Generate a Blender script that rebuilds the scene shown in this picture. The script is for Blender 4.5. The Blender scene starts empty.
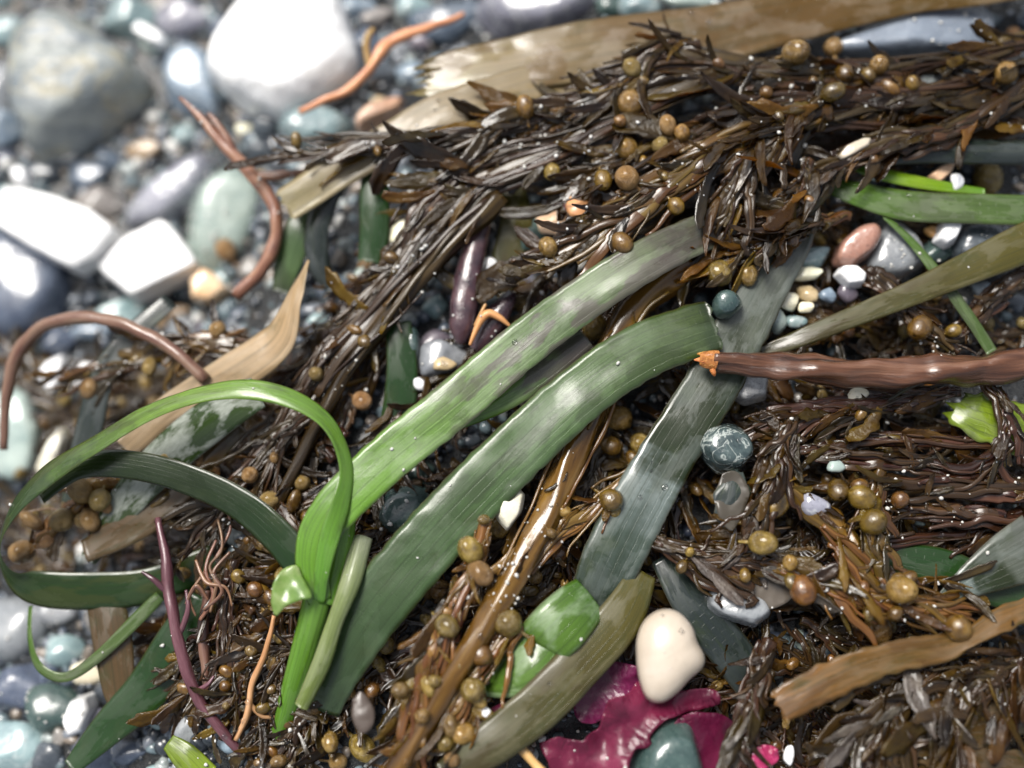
import bpy, math, random
from mathutils import Vector, Matrix, noise
R = math.radians
rng = random.Random(11)
sc = bpy.context.scene
C = sc.collection

# ------------------------------------------------------------------ camera, sky, sun, exposure
TILT = R(12); DIST = 0.279; FPX = 1098.0
CAM = Vector((0, -DIST*math.sin(TILT), DIST*math.cos(TILT)))
cd = bpy.data.cameras.new('camera'); cam = bpy.data.objects.new('camera', cd); C.objects.link(cam)
cam.location = CAM; cam.rotation_euler = (TILT, 0, 0)
cd.sensor_width = 36; cd.lens = 36*FPX/1024; cd.clip_start = 0.01; cd.clip_end = 50
cd.dof.use_dof = True; cd.dof.focus_distance = 0.272; cd.dof.aperture_fstop = 2.9
cd.dof.aperture_blades = 0
sc.camera = cam
SUN_EL, SUN_AZ = R(58), R(-38)          # light comes from the upper left of the picture
w = bpy.data.worlds.new('World'); sc.world = w; w.use_nodes = True
nt = w.node_tree; bg = nt.nodes['Background']
sky = nt.nodes.new('ShaderNodeTexSky'); sky.sky_type = 'NISHITA'; sky.sun_disc = False
sky.sun_elevation = SUN_EL; sky.sun_rotation = SUN_AZ; sky.air_density = 1.0; sky.dust_density = 3.0; sky.ozone_density = 1.0
hs = nt.nodes.new('ShaderNodeHueSaturation'); hs.inputs['Saturation'].default_value = 0.42
nt.links.new(sky.outputs[0], hs.inputs['Color']); nt.links.new(hs.outputs[0], bg.inputs['Color'])
bg.inputs['Strength'].default_value = 0.05
sl = bpy.data.lights.new('sun', 'SUN'); so = bpy.data.objects.new('sun', sl); C.objects.link(so)
sl.energy = 1.5; sl.angle = R(27); sl.color = (1, .96, .9)
sdir = Vector((math.sin(SUN_AZ)*math.cos(SUN_EL), math.cos(SUN_AZ)*math.cos(SUN_EL), math.sin(SUN_EL)))
so.rotation_euler = sdir.to_track_quat('Z', 'Y').to_euler()
sc.view_settings.view_transform = 'Standard'; sc.view_settings.look = 'None'
sc.view_settings.gamma = 1; sc.view_settings.use_curve_mapping = False
sc.view_settings.exposure = 1.68

# ------------------------------------------------------------------ helpers
MM = 0.001
def smooth(a, b, x):
    t = max(0, min(1, (x-a)/(b-a))); return t*t*(3-2*t)
def P(px, py, z=0.0):
    """a point of the place: picture ray cut with the level plane z (mm)"""
    x = (px-512)/FPX; y = -(py-384)/FPX
    c, s = math.cos(TILT), math.sin(TILT)
    d = Vector((x, y*c+s, y*s-c))
    t = (z*MM-CAM.z)/d.z
    return CAM + d*t
def ground_mm(X, Y):
    """height of the beach (mm) at X, Y (mm); it falls away towards the open pebbles"""
    u = (-X*0.80+Y*0.60)
    h = -13 - 26*smooth(18, 105, u) - 19*smooth(55, 115, -X)
    h += 1.6*noise.noise(Vector((X*.03, Y*.03, 3.1)))
    return h
def PG(px, py, up=0.0):
    """point on the beach seen at a pixel, plus up mm"""
    z = -15.0
    for _ in range(14):
        p = P(px, py, z+up); z = .5*z+.5*ground_mm(p.x/MM, p.y/MM)
    return P(px, py, z+up)
PX = 0.254  # mm per pixel at the focus plane

def mesh_from(name, verts, faces, mat, uvs=None, smooth_=True):
    me = bpy.data.meshes.new(name); me.from_pydata([tuple(v) for v in verts], [], faces)
    if smooth_: me.polygons.foreach_set('use_smooth', [True]*len(me.polygons))
    if uvs:
        for nm, data in uvs.items():
            l = me.uv_layers.new(name=nm)
            buf = []
            for lp in me.loops: buf.extend(data[lp.vertex_index])
            l.data.foreach_set('uv', buf)
    if mat:
        for m in (mat if isinstance(mat, (list, tuple)) else [mat]): me.materials.append(m)
    me.update(); return me
def link(name, me, parent=None, mtx=None):
    o = bpy.data.objects.new(name, me); C.objects.link(o)
    if parent is not None: o.parent = parent
    if mtx is not None: o.matrix_basis = mtx
    return o
def thing(name, label, cat, loc, group=None):
    o = bpy.data.objects.new(name, None); C.objects.link(o); o.empty_display_size = .002
    o.location = loc; o['label'] = label; o['category'] = cat
    if group: o['group'] = group
    return o
def tag(o, label, cat, group=None):
    o['label'] = label; o['category'] = cat
    if group: o['group'] = group
    return o
def solo(name, verts, faces, mat, label, cat, group=None, uvs=None, loc=None):
    loc = loc or sum((Vector(v) for v in verts), Vector())/len(verts)
    me = mesh_from(name, [Vector(v)-loc for v in verts], faces, mat, uvs)
    o = link(name, me); o.location = loc
    return tag(o, label, cat, group)

def spline(pts, n):
    """Catmull-Rom through tuples, resampled by even arc length in the first three numbers"""
    k = len(pts); dense = []
    for i in range(k-1):
        p0, p1, p2, p3 = pts[max(0, i-1)], pts[i], pts[i+1], pts[min(k-1, i+2)]
        for j in range(16):
            t = j/16
            dense.append([.5*(2*b+(c-a)*t+(2*a-5*b+4*c-d)*t*t+(-a+3*b-3*c+d)*t**3) for a, b, c, d in zip(p0, p1, p2, p3)])
    dense.append(list(pts[-1]))
    L = [0]
    for a, b in zip(dense, dense[1:]): L.append(L[-1]+math.dist(a[:3], b[:3]))
    out = []; j = 0
    for i in range(n):
        s = L[-1]*i/(n-1)
        while j < len(L)-2 and L[j+1] < s: j += 1
        f = (s-L[j])/max(1e-12, L[j+1]-L[j])
        out.append([a+(b-a)*f for a, b in zip(dense[j], dense[j+1])])
    return out, L[-1]
def to_world(pts, extra):
    """[(px,py,z,...)] to [(X,Y,Z,...)] with defaults for the trailing numbers"""
    o = []
    for p in pts:
        v = P(p[0], p[1], p[2]); q = list(p[3:])
        q += list(extra[len(q):]); o.append((v.x, v.y, v.z, *q))
    return o
def nz(x, y=0., z=0.): return noise.noise(Vector((x, y, z)))

def ribbon_geo(pts, n=60, cross=9, camber=.03, thick=.10, wave=.35, torn=(0, 0), seed=0, origin=None, edge=0.0):
    """blade of leaf: pts (px, py, z_mm, width_px, roll_deg); closed shell"""
    W = to_world(pts, (30, 0)); S, L = spline(W, n)
    base = Vector(S[0][:3]) if origin is None else origin
    V = []; U = []; Tt = []; prev = None
    cen = [Vector(s[:3]) for s in S]
    rows_top = []; rows_bot = []
    for i in range(n):
        T = (cen[min(n-1, i+1)]-cen[max(0, i-1)]).normalized()
        side = T.cross(Vector((0, 0, 1)))
        if side.length < .15: side = prev or Vector((1, 0, 0))
        side.normalize()
        if prev is not None and side.dot(prev) < 0 and T.z**2 > .6: side = -side
        prev = side
        roll = Matrix.Rotation(R(S[i][4]), 3, T)
        side = roll @ side; nrm = side.cross(T).normalized()
        if S[i][4] % 360 == 0 and nrm.z < 0: nrm = -nrm
        wd = S[i][3]*PX*MM
        t = i/(n-1); rt = []; rb = []
        for j in range(cross):
            v = j/(cross-1); a = v*2-1
            off = cen[i] + side*(a*wd*.5*(1+edge*nz(t*L/MM*.35, a*3, seed+9)))
            off += nrm*((-abs(a)**2*camber*wd) + wave*MM*(nz(t*L/MM*.06, a*.8, seed)+.5*abs(a)*nz(t*L/MM*.18, a*2+5, seed)))
            if torn[0] and i == 0: off -= T*(torn[0]*PX*MM*(nz(a*4.1, seed, 1.3)))
            if torn[1] and i == n-1: off += T*(torn[1]*PX*MM*(nz(a*4.1, seed, 7.7)))
            th = thick*MM*(1-.5*a*a)
            rt.append(len(V)); V.append(off-base); U.append((t*L/MM/10, v)); Tt.append((t, v))
            rb.append(len(V)); V.append(off-nrm*th-base); U.append((t*L/MM/10, v)); Tt.append((t, v))
        rows_top.append(rt); rows_bot.append(rb)
    F = []
    for i in range(n-1):
        a, b = rows_top[i], rows_top[i+1]; c, d = rows_bot[i], rows_bot[i+1]
        for j in range(cross-1):
            F.append((a[j], a[j+1], b[j+1], b[j])); F.append((c[j], d[j], d[j+1], c[j+1]))
        F.append((a[0], b[0], d[0], c[0])); F.append((a[-1], c[-1], d[-1], b[-1]))
    for a, c in ((rows_top[0], rows_bot[0]), (rows_top[-1], rows_bot[-1])):
        for j in range(cross-1): F.append((a[j], c[j], c[j+1], a[j+1]))
    return base, V, F, {'uv': U, 't': Tt}
def blade(name, label, cat, pts, mat, group=None, **k):
    b, V, F, uv = ribbon_geo(pts, **k)
    me = mesh_from(name, V, F, mat, uv); o = link(name, me); o.location = b
    return tag(o, label, cat, group)
def blade_part(name, parent, pts, mat, **k):
    b, V, F, uv = ribbon_geo(pts, origin=parent.location, **k)
    return link(name, mesh_from(name, V, F, mat, uv), parent)

def tube_geo(cen, rad, sides=10, origin=Vector((0, 0, 0)), flat=1.0, rough=.0, seed=0, ridges=0):
    n = len(cen); V = []; U = []; F = []; L = 0
    prevN = None
    for i in range(n):
        T = (cen[min(n-1, i+1)]-cen[max(0, i-1)])
        T = T.normalized() if T.length > 0 else Vector((1, 0, 0))
        if prevN is None: N = T.cross(Vector((0, 0, 1))); N = N if N.length > .1 else T.cross(Vector((0, 1, 0)))
        else: N = prevN - T*prevN.dot(T)
        N.normalize(); B = T.cross(N).normalized(); prevN = N
        if i: L += (cen[i]-cen[i-1]).length
        for j in range(sides):
            a = 2*math.pi*j/sides
            r = rad[i]*(1+rough*nz(L/MM*.1, math.cos(a)*2+seed, math.sin(a)*2)+ (ridges and .2*math.sin(a*ridges+L/MM*.2)))
            V.append(cen[i]+N*(math.cos(a)*r)+B*(math.sin(a)*r*flat)-origin); U.append((L/MM/10, j/sides))
    for i in range(n-1):
        for j in range(sides):
            k = (j+1) % sides
            F.append((i*sides+j, i*sides+k, (i+1)*sides+k, (i+1)*sides+j))
    F.append(tuple(range(sides))[::-1]); F.append(tuple((n-1)*sides+j for j in range(sides)))
    return V, F, {'uv': U, 't': [(u[0], u[1]) for u in U]}
def wire(pts, n=40):
    W = to_world(pts, (6,)); S, L = spline(W, n)
    J = [Vector((nz(i/n*L/MM*.2, L*1e3), nz(i/n*L/MM*.2, L*1e3, 4), nz(i/n*L/MM*.2, L*1e3, 8)))*(.16*min(8, s_[3])*PX*MM) for i, s_ in enumerate(S)]
    return [Vector(s_[:3])+j_ for s_, j_ in zip(S, J)], [s_[3]*PX*MM*.5*(1+.16*nz(i/n*L/MM*.22, L*1e3, 12)) for i, s_ in enumerate(S)]
def stem_part(name, parent, pts, mat, n=40, origin=None, **k):
    c, r = wire(pts, n)
    V, F, uv = tube_geo(c, r, origin=parent.location, **k)
    return link(name, mesh_from(name, V, F, mat, uv), parent)

def pebble_geo(rx, ry, rz, seed, planes=11, p=9, sub=3):
    """rounded convex stone of the given half sizes (metres), smooth minimum of random planes"""
    r_ = random.Random(seed); ns = []
    for i in range(planes):
        z = 1-2*(i+.5)/planes; a = i*2.39996+r_.uniform(-.5, .5); z = max(-.98, min(.98, z+r_.uniform(-.15, .15)))
        s = math.sqrt(1-z*z); ns.append((Vector((s*math.cos(a), s*math.sin(a), z)), r_.uniform(.78, 1.0)))
    vs, fs = ICO[sub]; out = []
    for d in vs:
        q = sum((max(0, d.dot(n))/k)**p for n, k in ns); r = min(1.35, q**(-1/p))
        r *= 1+.03*nz(d.x*2.5+seed, d.y*2.5, d.z*2.5)
        out.append(Vector((d.x*r*rx, d.y*r*ry, d.z*r*rz)))
    return out, fs
def make_ico(sub):
    import bmesh
    bm = bmesh.new(); bmesh.ops.create_icosphere(bm, subdivisions=sub, radius=1)
    v = [x.co.copy() for x in bm.verts]; f = [tuple(y.index for y in x.verts) for x in bm.faces]; bm.free(); return v, f
ICO = {k: make_ico(k) for k in (1, 2, 3, 4, 5)}
def outline_stone(poly, z_mm, h, seed, tilt=.25, p=16, rough=.02, bottom=None, bev=True):
    """stone with the plan of a polygon (pixels) at height z: p-norm of its sides and a few top facets; heights in mm"""
    r_ = random.Random(seed); W = [P(x, y, z_mm) for x, y in poly]
    c = sum(W, Vector())/len(W); ns = []
    for a, b in zip(W, W[1:]+W[:1]):
        e = (b-a); n = Vector((e.y, -e.x, 0)).normalized(); d = n.dot(a-c)
        if d < 0: n = -n; d = -d
        t = r_.uniform(.0, tilt); n2 = Vector((n.x, n.y, t)).normalized(); ns.append((n2, d*.98))
        if bev: ns.append((Vector((n.x, n.y, .9)).normalized(), (d*.72+h*MM*.62)/1.345*1.12))
    for k in range(3):
        ns.append((Vector((r_.uniform(-.22, .22), r_.uniform(-.22, .22), 1)).normalized(), h*MM*r_.uniform(.85, 1)))
    ns.append((Vector((0, 0, -1)), (bottom or h)*MM))
    vs, fs = ICO[5]; out = []
    for d in vs:
        q = sum((max(0, d.dot(n))/k)**p for n, k in ns); r = q**(-1/p)
        s = 1+rough*(nz(d.x*3+seed, d.y*3, d.z*3)+.5*nz(d.x*8+seed, d.y*8, d.z*8))
        out.append(d*r*s)
    return c, out, fs

# ------------------------------------------------------------------ materials
def new_mat(name):
    m = bpy.data.materials.new(name); m.use_nodes = True; t = m.node_tree
    return m, t, t.nodes['Principled BSDF'], t.nodes['Material Output']
def N(t, kind, **k):
    n = t.nodes.new('ShaderNode'+kind)
    for a, b in k.items():
        if a in n.inputs.keys() if isinstance(a, str) else False: n.inputs[a].default_value = b
        else: setattr(n, a, b)
    return n
def ramp(t, stops):
    n = t.nodes.new('ShaderNodeValToRGB'); e = n.color_ramp.elements
    while len(e) < len(stops): e.new(.5)
    for x, (p, c) in zip(e, stops): x.position = p; x.color = (*c, 1)
    return n
def mixc(t, fac, a, b, mode='MIX'):
    n = t.nodes.new('ShaderNodeMix'); n.data_type = 'RGBA'; n.blend_type = mode
    for sock, v in ((n.inputs[0], fac), (n.inputs[6], a), (n.inputs[7], b)):
        if hasattr(v, 'is_output'): t.links.new(v, sock)
        elif isinstance(v, (int, float)): sock.default_value = v
        else: sock.default_value = (*v, 1)
    return n.outputs[2]
def mapr(t, val, a, b, c, d):
    n = t.nodes.new('ShaderNodeMapRange'); n.clamp = True
    t.links.new(val, n.inputs[0])
    for i, v in enumerate((a, b, c, d)): n.inputs[i+1].default_value = v
    return n.outputs[0]
def coords(t, kind, scale, rnd=True):
    tc = t.nodes.new('ShaderNodeTexCoord'); mp = t.nodes.new('ShaderNodeMapping')
    mp.inputs['Scale'].default_value = scale if isinstance(scale, (tuple, list)) else (scale,)*3
    t.links.new(tc.outputs[kind], mp.inputs[0])
    if rnd:
        oi = t.nodes.new('ShaderNodeObjectInfo'); m = t.nodes.new('ShaderNodeMath'); m.operation = 'MULTIPLY'; m.inputs[1].default_value = 97
        t.links.new(oi.outputs['Random'], m.inputs[0]); t.links.new(m.outputs[0], mp.inputs['Location'])
    return mp.outputs[0]
def nze(t, vec, scale, detail=4, rough=.55, dist=0):
    n = t.nodes.new('ShaderNodeTexNoise'); n.inputs['Scale'].default_value = scale; n.inputs['Detail'].default_value = detail
    n.inputs['Roughness'].default_value = rough; n.inputs['Distortion'].default_value = dist
    t.links.new(vec, n.inputs['Vector']); return n.outputs[0]
def vary(t, col, amt_v=.35, amt_h=.02):
    oi = t.nodes.new('ShaderNodeObjectInfo'); h = t.nodes.new('ShaderNodeHueSaturation')
    t.links.new(mapr(t, oi.outputs['Random'], 0, 1, 1-amt_v, 1+amt_v), h.inputs['Value'])
    w_ = t.nodes.new('ShaderNodeTexWhiteNoise'); w_.noise_dimensions = '1D'; t.links.new(oi.outputs['Random'], w_.inputs['W'])
    t.links.new(mapr(t, w_.outputs[0], 0, 1, .5-amt_h, .5+amt_h), h.inputs['Hue'])
    t.links.new(col, h.inputs['Color']); return h.outputs[0]
def bumped(t, bs, height, strength, dist):
    b = t.nodes.new('ShaderNodeBump'); b.inputs['Strength'].default_value = strength; b.inputs['Distance'].default_value = dist
    t.links.new(height, b.inputs['Height']); t.links.new(b.outputs[0], bs.inputs['Normal']); return b.outputs[0]
def finish(t, bs, out, transl, tcol, nrm=None):
    if transl <= 0: return
    tr = t.nodes.new('ShaderNodeBsdfTranslucent'); mx = t.nodes.new('ShaderNodeMixShader'); mx.inputs[0].default_value = transl
    if hasattr(tcol, 'is_output'): t.links.new(tcol, tr.inputs[0])
    else: tr.inputs[0].default_value = (*tcol, 1)
    if nrm: t.links.new(nrm, tr.inputs['Normal'])
    t.links.new(bs.outputs[0], mx.inputs[1]); t.links.new(tr.outputs[0], mx.inputs[2]); t.links.new(mx.outputs[0], out.inputs[0])

def organic(name, cols, kind='Object', scale=400, stretch=(1, 1, 1), rough=(.12, .4), bump=.5, bdist=.0004, bscale=3.0, transl=0, tcol=(.2, .1, .02),
            hv=.35, hh=.02, coat=.4, rnd=True, sss=0, spec=.5):
    m, t, bs, out = new_mat(name)
    v = coords(t, kind, tuple(scale*s for s in stretch), rnd)
    n1 = nze(t, v, 1.0, 4, .6, .4); n2 = nze(t, v, bscale, 5, .6)
    k = len(cols); cr = ramp(t, [(.30+.42*i/max(1, k-1), c) for i, c in enumerate(cols)]); t.links.new(n1, cr.inputs[0])
    col = vary(t, cr.outputs[0], hv, hh); t.links.new(col, bs.inputs['Base Color'])
    n3 = nze(t, v, .8, 3, .6)
    t.links.new(mapr(t, n3, .35, .65, rough[0], rough[1]), bs.inputs['Roughness'])
    bs.inputs['Coat Weight'].default_value = coat; bs.inputs['Coat Roughness'].default_value = .05; bs.inputs['Specular IOR Level'].default_value = spec
    if sss: bs.inputs['Subsurface Weight'].default_value = sss; bs.inputs['Subsurface Radius'].default_value = (.0012, .0006, .0002); bs.inputs['Subsurface Scale'].default_value = 1
    nn = bumped(t, bs, n2, bump, bdist)
    finish(t, bs, out, transl, tcol, nn)
    return m

def eelgrass(name, stops, sheen_dry=.35, sheen_dry_col=(.30, .33, .28), dark=.55, rough=(.16, .42), transl=.18, tcol=(.16, .30, .03), lines=9.0, coat=.2, sheen_dry_scale=1.0, va=.34, decay=0, dcol=(.085, .072, .062)):
    """ribbon leaf: colour along its length, fine long veins, cross veins and pale patches of painted sky sheen and drying"""
    m, t, bs, out = new_mat(name)
    uvn = t.nodes.new('ShaderNodeUVMap'); uvn.uv_map = 'uv'; tn = t.nodes.new('ShaderNodeUVMap'); tn.uv_map = 't'
    st = t.nodes.new('ShaderNodeSeparateXYZ'); t.links.new(tn.outputs[0], st.inputs[0])
    def mp(sx, sy, loc=0):
        q = t.nodes.new('ShaderNodeMapping'); q.inputs['Scale'].default_value = (sx, sy, 1); q.inputs['Location'].default_value = (loc, loc, 0)
        t.links.new(uvn.outputs[0], q.inputs[0]); return q.outputs[0]
    wob = nze(t, mp(1.6, 1.5), 1.0, 3, .6)
    ad = t.nodes.new('ShaderNodeMath'); ad.operation = 'MULTIPLY_ADD'; t.links.new(wob, ad.inputs[0]); ad.inputs[1].default_value = .22; ad.inputs[2].default_value = -.11
    sm = t.nodes.new('ShaderNodeMath'); sm.operation = 'ADD'; t.links.new(st.outputs[0], sm.inputs[0]); t.links.new(ad.outputs[0], sm.inputs[1])
    cr = ramp(t, stops); t.links.new(sm.outputs[0], cr.inputs[0])
    vein = nze(t, mp(.15, lines*2.2), 1.0, 3, .65); col = mixc(t, mapr(t, vein, .36, .60, va, 0), cr.outputs[0], (.012, .022, .006))
    sy = t.nodes.new('ShaderNodeMath'); sy.operation = 'MULTIPLY_ADD'; t.links.new(st.outputs[1], sy.inputs[0]); sy.inputs[1].default_value = 5.0; t.links.new(mapr(t, wob, .3, .7, -.06, .06), sy.inputs[2])
    fr = t.nodes.new('ShaderNodeMath'); fr.operation = 'PINGPONG'; fr.inputs[1].default_value = .5; t.links.new(sy.outputs[0], fr.inputs[0])
    col = mixc(t, mapr(t, fr.outputs[0], .0, .07, .55, 0), col, (.02, .03, .012))
    blot = nze(t, mp(1.1, 1.8, 5), 1.0, 5, .6); col = mixc(t, mapr(t, blot, .55, .72, 0, dark), col, (.035, .05, .015))
    fl = nze(t, mp(.75*sheen_dry_scale, 1.7*sheen_dry_scale, 9), 1.0, 4, .6, .4)
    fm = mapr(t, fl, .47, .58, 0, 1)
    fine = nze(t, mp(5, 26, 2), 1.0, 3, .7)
    mm = t.nodes.new('ShaderNodeMath'); mm.operation = 'MULTIPLY'; t.links.new(fm, mm.inputs[0]); t.links.new(mapr(t, fine, .3, .7, sheen_dry*.55, sheen_dry), mm.inputs[1])
    col = mixc(t, mm.outputs[0], col, sheen_dry_col)  # pale patches: sky sheen painted into the colour, with real drying on some
    if decay:
        dn = nze(t, mp(.55, 1.6, 31), 1.0, 4, .5, .3); dm = t.nodes.new('ShaderNodeMath'); dm.operation = 'MULTIPLY'
        t.links.new(mapr(t, dn, .50, .54, 0, decay), dm.inputs[0]); t.links.new(mapr(t, sm.outputs[0], .30, .48, 0, 1), dm.inputs[1]); col = mixc(t, dm.outputs[0], col, dcol)
    ed = t.nodes.new('ShaderNodeMath'); ed.operation = 'PINGPONG'; ed.inputs[1].default_value = .5; t.links.new(st.outputs[1], ed.inputs[0])
    col = mixc(t, mapr(t, ed.outputs[0], .0, .045, .5, 0), col, (.05, .035, .012))
    spk = nze(t, mp(16, 24, 4), 1.0, 2, .5); col = mixc(t, mapr(t, spk, .68, .76, 0, .5), col, (.02, .02, .01))
    t.links.new(col, bs.inputs['Base Color'])
    t.links.new(mapr(t, fl, .48, .55, rough[0], rough[1]), bs.inputs['Roughness'])
    bs.inputs['Coat Weight'].default_value = coat; bs.inputs['Coat Roughness'].default_value = .08
    br = t.nodes.new('ShaderNodeTexBrick'); br.offset = .5; br.squash = 1
    br.inputs['Scale'].default_value = 1; br.inputs['Mortar Size'].default_value = .012; br.inputs['Brick Width'].default_value = .42; br.inputs['Row Height'].default_value = .14
    br.inputs['Color1'].default_value = br.inputs['Color2'].default_value = (1, 1, 1, 1); br.inputs['Mortar'].default_value = (.2, .2, .2, 1)
    t.links.new(mp(1, 1), br.inputs['Vector'])
    h = mixc(t, .45, vein, br.outputs[0]); h = mixc(t, .4, h, nze(t, mp(3, 5, 7), 1, 4, .6))
    nn = bumped(t, bs, h, .35, .0003)
    finish(t, bs, out, transl, mixc(t, .5, cr.outputs[0], tcol), nn)
    return m

def stone(name, c1, c2, c3=None, scale=160, rough=(.18, .45), bump=.35, veins=0, veincol=(.6, .62, .6), speck=.3, coat=.35, hv=.18, stretch=(1, 1, 1), dark=(.02, .025, .03)):
    m, t, bs, out = new_mat(name)
    v = coords(t, 'Object', tuple(scale*s for s in stretch))
    n1 = nze(t, v, 1, 6, .62, .6); stops = [(.32, c1), (.62, c2)] + ([(.78, c3)] if c3 else [])
    cr = ramp(t, stops); t.links.new(n1, cr.inputs[0]); col = cr.outputs[0]
    if veins:
        n4 = nze(t, v, .55, 4, .55, 1.2); a = t.nodes.new('ShaderNodeMath'); a.operation = 'SUBTRACT'; a.inputs[1].default_value = .5; t.links.new(n4, a.inputs[0])
        b = t.nodes.new('ShaderNodeMath'); b.operation = 'ABSOLUTE'; t.links.new(a.outputs[0], b.inputs[0])
        col = mixc(t, mapr(t, b.outputs[0], .004, .03, veins, 0), col, veincol)
    n2 = nze(t, v, 9, 3, .6); col = mixc(t, mapr(t, n2, .58, .7, 0, speck), col, dark)
    n5 = nze(t, v, 11, 2, .6); col = mixc(t, mapr(t, n5, .64, .72, 0, speck*.6), col, (.5, .52, .5))
    col = vary(t, col, hv, .012); t.links.new(col, bs.inputs['Base Color'])
    t.links.new(mapr(t, nze(t, v, 1.3, 3, .5), .4, .6, rough[0], rough[1]), bs.inputs['Roughness'])
    bs.inputs['Coat Weight'].default_value = coat; bs.inputs['Coat Roughness'].default_value = .08
    bumped(t, bs, nze(t, v, 4, 5, .6), bump, .0006)
    return m

M = {}
# eelgrass family
M['main'] = eelgrass('blade_bright', [(0, (.12, .28, .02)), (.22, (.13, .27, .03)), (.42, (.14, .235, .065)), (.62, (.105, .155, .065)), (.70, (.14, .20, .085)), (.78, (.10, .115, .06)), (.84, (.075, .065, .05)), (1, (.065, .06, .055))], sheen_dry=.25, sheen_dry_col=(.30, .38, .22), sheen_dry_scale=.7, rough=(.22, .38), decay=.8)
M['second'] = eelgrass('blade_mid', [(0, (.035, .06, .026)), (.4, (.05, .095, .03)), (.75, (.08, .14, .045)), (.92, (.045, .072, .015)), (1, (.016, .028, .007))], sheen_dry=.16, sheen_dry_col=(.16, .24, .13), lines=7, sheen_dry_scale=.6, rough=(.26, .38), decay=.5, dcol=(.03, .045, .018))
M['grey'] = eelgrass('blade_grey', [(0, (.09, .095, .085)), (.32, (.085, .095, .075)), (.40, (.016, .022, .006)), (.66, (.014, .022, .007)), (.72, (.14, .17, .16)), (.84, (.05, .07, .055)), (1, (.012, .02, .012))], sheen_dry=.25, sheen_dry_col=(.15, .18, .17), lines=8, rough=(.2, .45), transl=.05)  # the silver stretch of the ramp is sheen painted into the colour
M['slate'] = eelgrass('blade_slate', [(0, (.022, .03, .028)), (1, (.015, .02, .02))], sheen_dry=.25, sheen_dry_col=(.06, .075, .075), transl=.04)
M['loop'] = eelgrass('blade_loop', [(0, (.12, .30, .03)), (.18, (.13, .27, .03)), (.40, (.15, .26, .03)), (.60, (.025, .05, .01)), (1, (.012, .036, .006))], sheen_dry=.12, sheen_dry_col=(.12, .18, .07), lines=6, rough=(.2, .4), decay=.5, dcol=(.05, .06, .012))
M['darkg'] = eelgrass('blade_dark', [(0, (.010, .038, .006)), (.5, (.016, .026, .007)), (1, (.02, .036, .009))], sheen_dry=.12, sheen_dry_col=(.07, .09, .055), rough=(.12, .3))
M['deep'] = eelgrass('blade_deep', [(0, (.012, .04, .008)), (1, (.018, .055, .012))], sheen_dry=.15, sheen_dry_col=(.06, .09, .05))
M['patch'] = eelgrass('blade_patch', [(0, (.03, .06, .012)), (1, (.04, .06, .02))], sheen_dry=.8, sheen_dry_col=(.42, .45, .40), sheen_dry_scale=1.3, rough=(.2, .6))
M['olive'] = eelgrass('blade_olive', [(0, (.09, .075, .012)), (.5, (.075, .065, .018)), (1, (.05, .045, .018))], sheen_dry=.35, sheen_dry_col=(.14, .125, .06), lines=10, tcol=(.2, .16, .03), decay=.5, dcol=(.05, .035, .012))
M['mottle'] = eelgrass('blade_mottle', [(0, (.07, .16, .012)), (.5, (.08, .13, .03)), (1, (.07, .12, .03))], sheen_dry=.4, sheen_dry_col=(.14, .18, .09), sheen_dry_scale=1.8, lines=11, decay=.5, dcol=(.06, .07, .04))
M['lime'] = eelgrass('blade_lime', [(0, (.14, .36, .01)), (.5, (.26, .42, .015)), (1, (.12, .30, .01))], sheen_dry=.1, sheen_dry_col=(.4, .5, .2), transl=.35, tcol=(.4, .6, .02), dark=.15)
M['yelgreen'] = eelgrass('blade_yellow_green', [(0, (.18, .26, .02)), (1, (.24, .34, .02))], sheen_dry=.2, sheen_dry_col=(.35, .38, .2), transl=.3, tcol=(.35, .45, .03), dark=.8)
M['fold'] = eelgrass('blade_fold', [(0, (.05, .12, .012)), (.5, (.085, .17, .022)), (1, (.075, .15, .018))], sheen_dry=.55, sheen_dry_col=(.32, .42, .26), lines=12, dark=.2, rough=(.12, .3))
M['shoot'] = eelgrass('shoot_green', [(0, (.10, .24, .02)), (1, (.17, .36, .04))], sheen_dry=.1, sheen_dry_col=(.3, .4, .2), lines=5, dark=.1, transl=.3, tcol=(.3, .5, .04))
M['curl'] = organic('curled_green', [(.06, .14, .02), (.13, .24, .05), (.30, .36, .16)], scale=120, rough=(.2, .4), bump=.1, transl=.25, tcol=(.3, .5, .05))
M['pale'] = eelgrass('shoot_pale', [(0, (.34, .38, .24)), (.3, (.28, .34, .14)), (1, (.18, .24, .05))], sheen_dry=.3, sheen_dry_col=(.4, .42, .3), lines=4, dark=.2, transl=.3)
# dead blades
M['tan'] = eelgrass('dead_tan', [(0, (.24, .16, .035)), (.35, (.30, .22, .10)), (.7, (.40, .32, .21)), (1, (.42, .35, .18))], sheen_dry=.4, sheen_dry_col=(.40, .34, .26), lines=14, tcol=(.5, .35, .12), dark=.25, transl=.32, rough=(.3, .6), coat=.15, va=.5)
M['amber'] = eelgrass('dead_amber', [(0, (.13, .07, .010)), (.42, (.13, .065, .010)), (.62, (.24, .17, .09)), (.85, (.27, .20, .10)), (1, (.33, .27, .11))], sheen_dry=.35, sheen_dry_col=(.30, .235, .16), lines=12, tcol=(.45, .28, .05), dark=.35, transl=.32, rough=(.14, .4), va=.5, decay=.5, dcol=(.12, .06, .012))
M['buff'] = eelgrass('dead_buff', [(0, (.45, .30, .15)), (1, (.42, .30, .18))], sheen_dry=.35, sheen_dry_col=(.52, .42, .30), lines=9, tcol=(.6, .4, .2), dark=.5, transl=.2, rough=(.4, .7), coat=.05, va=.5)
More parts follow.
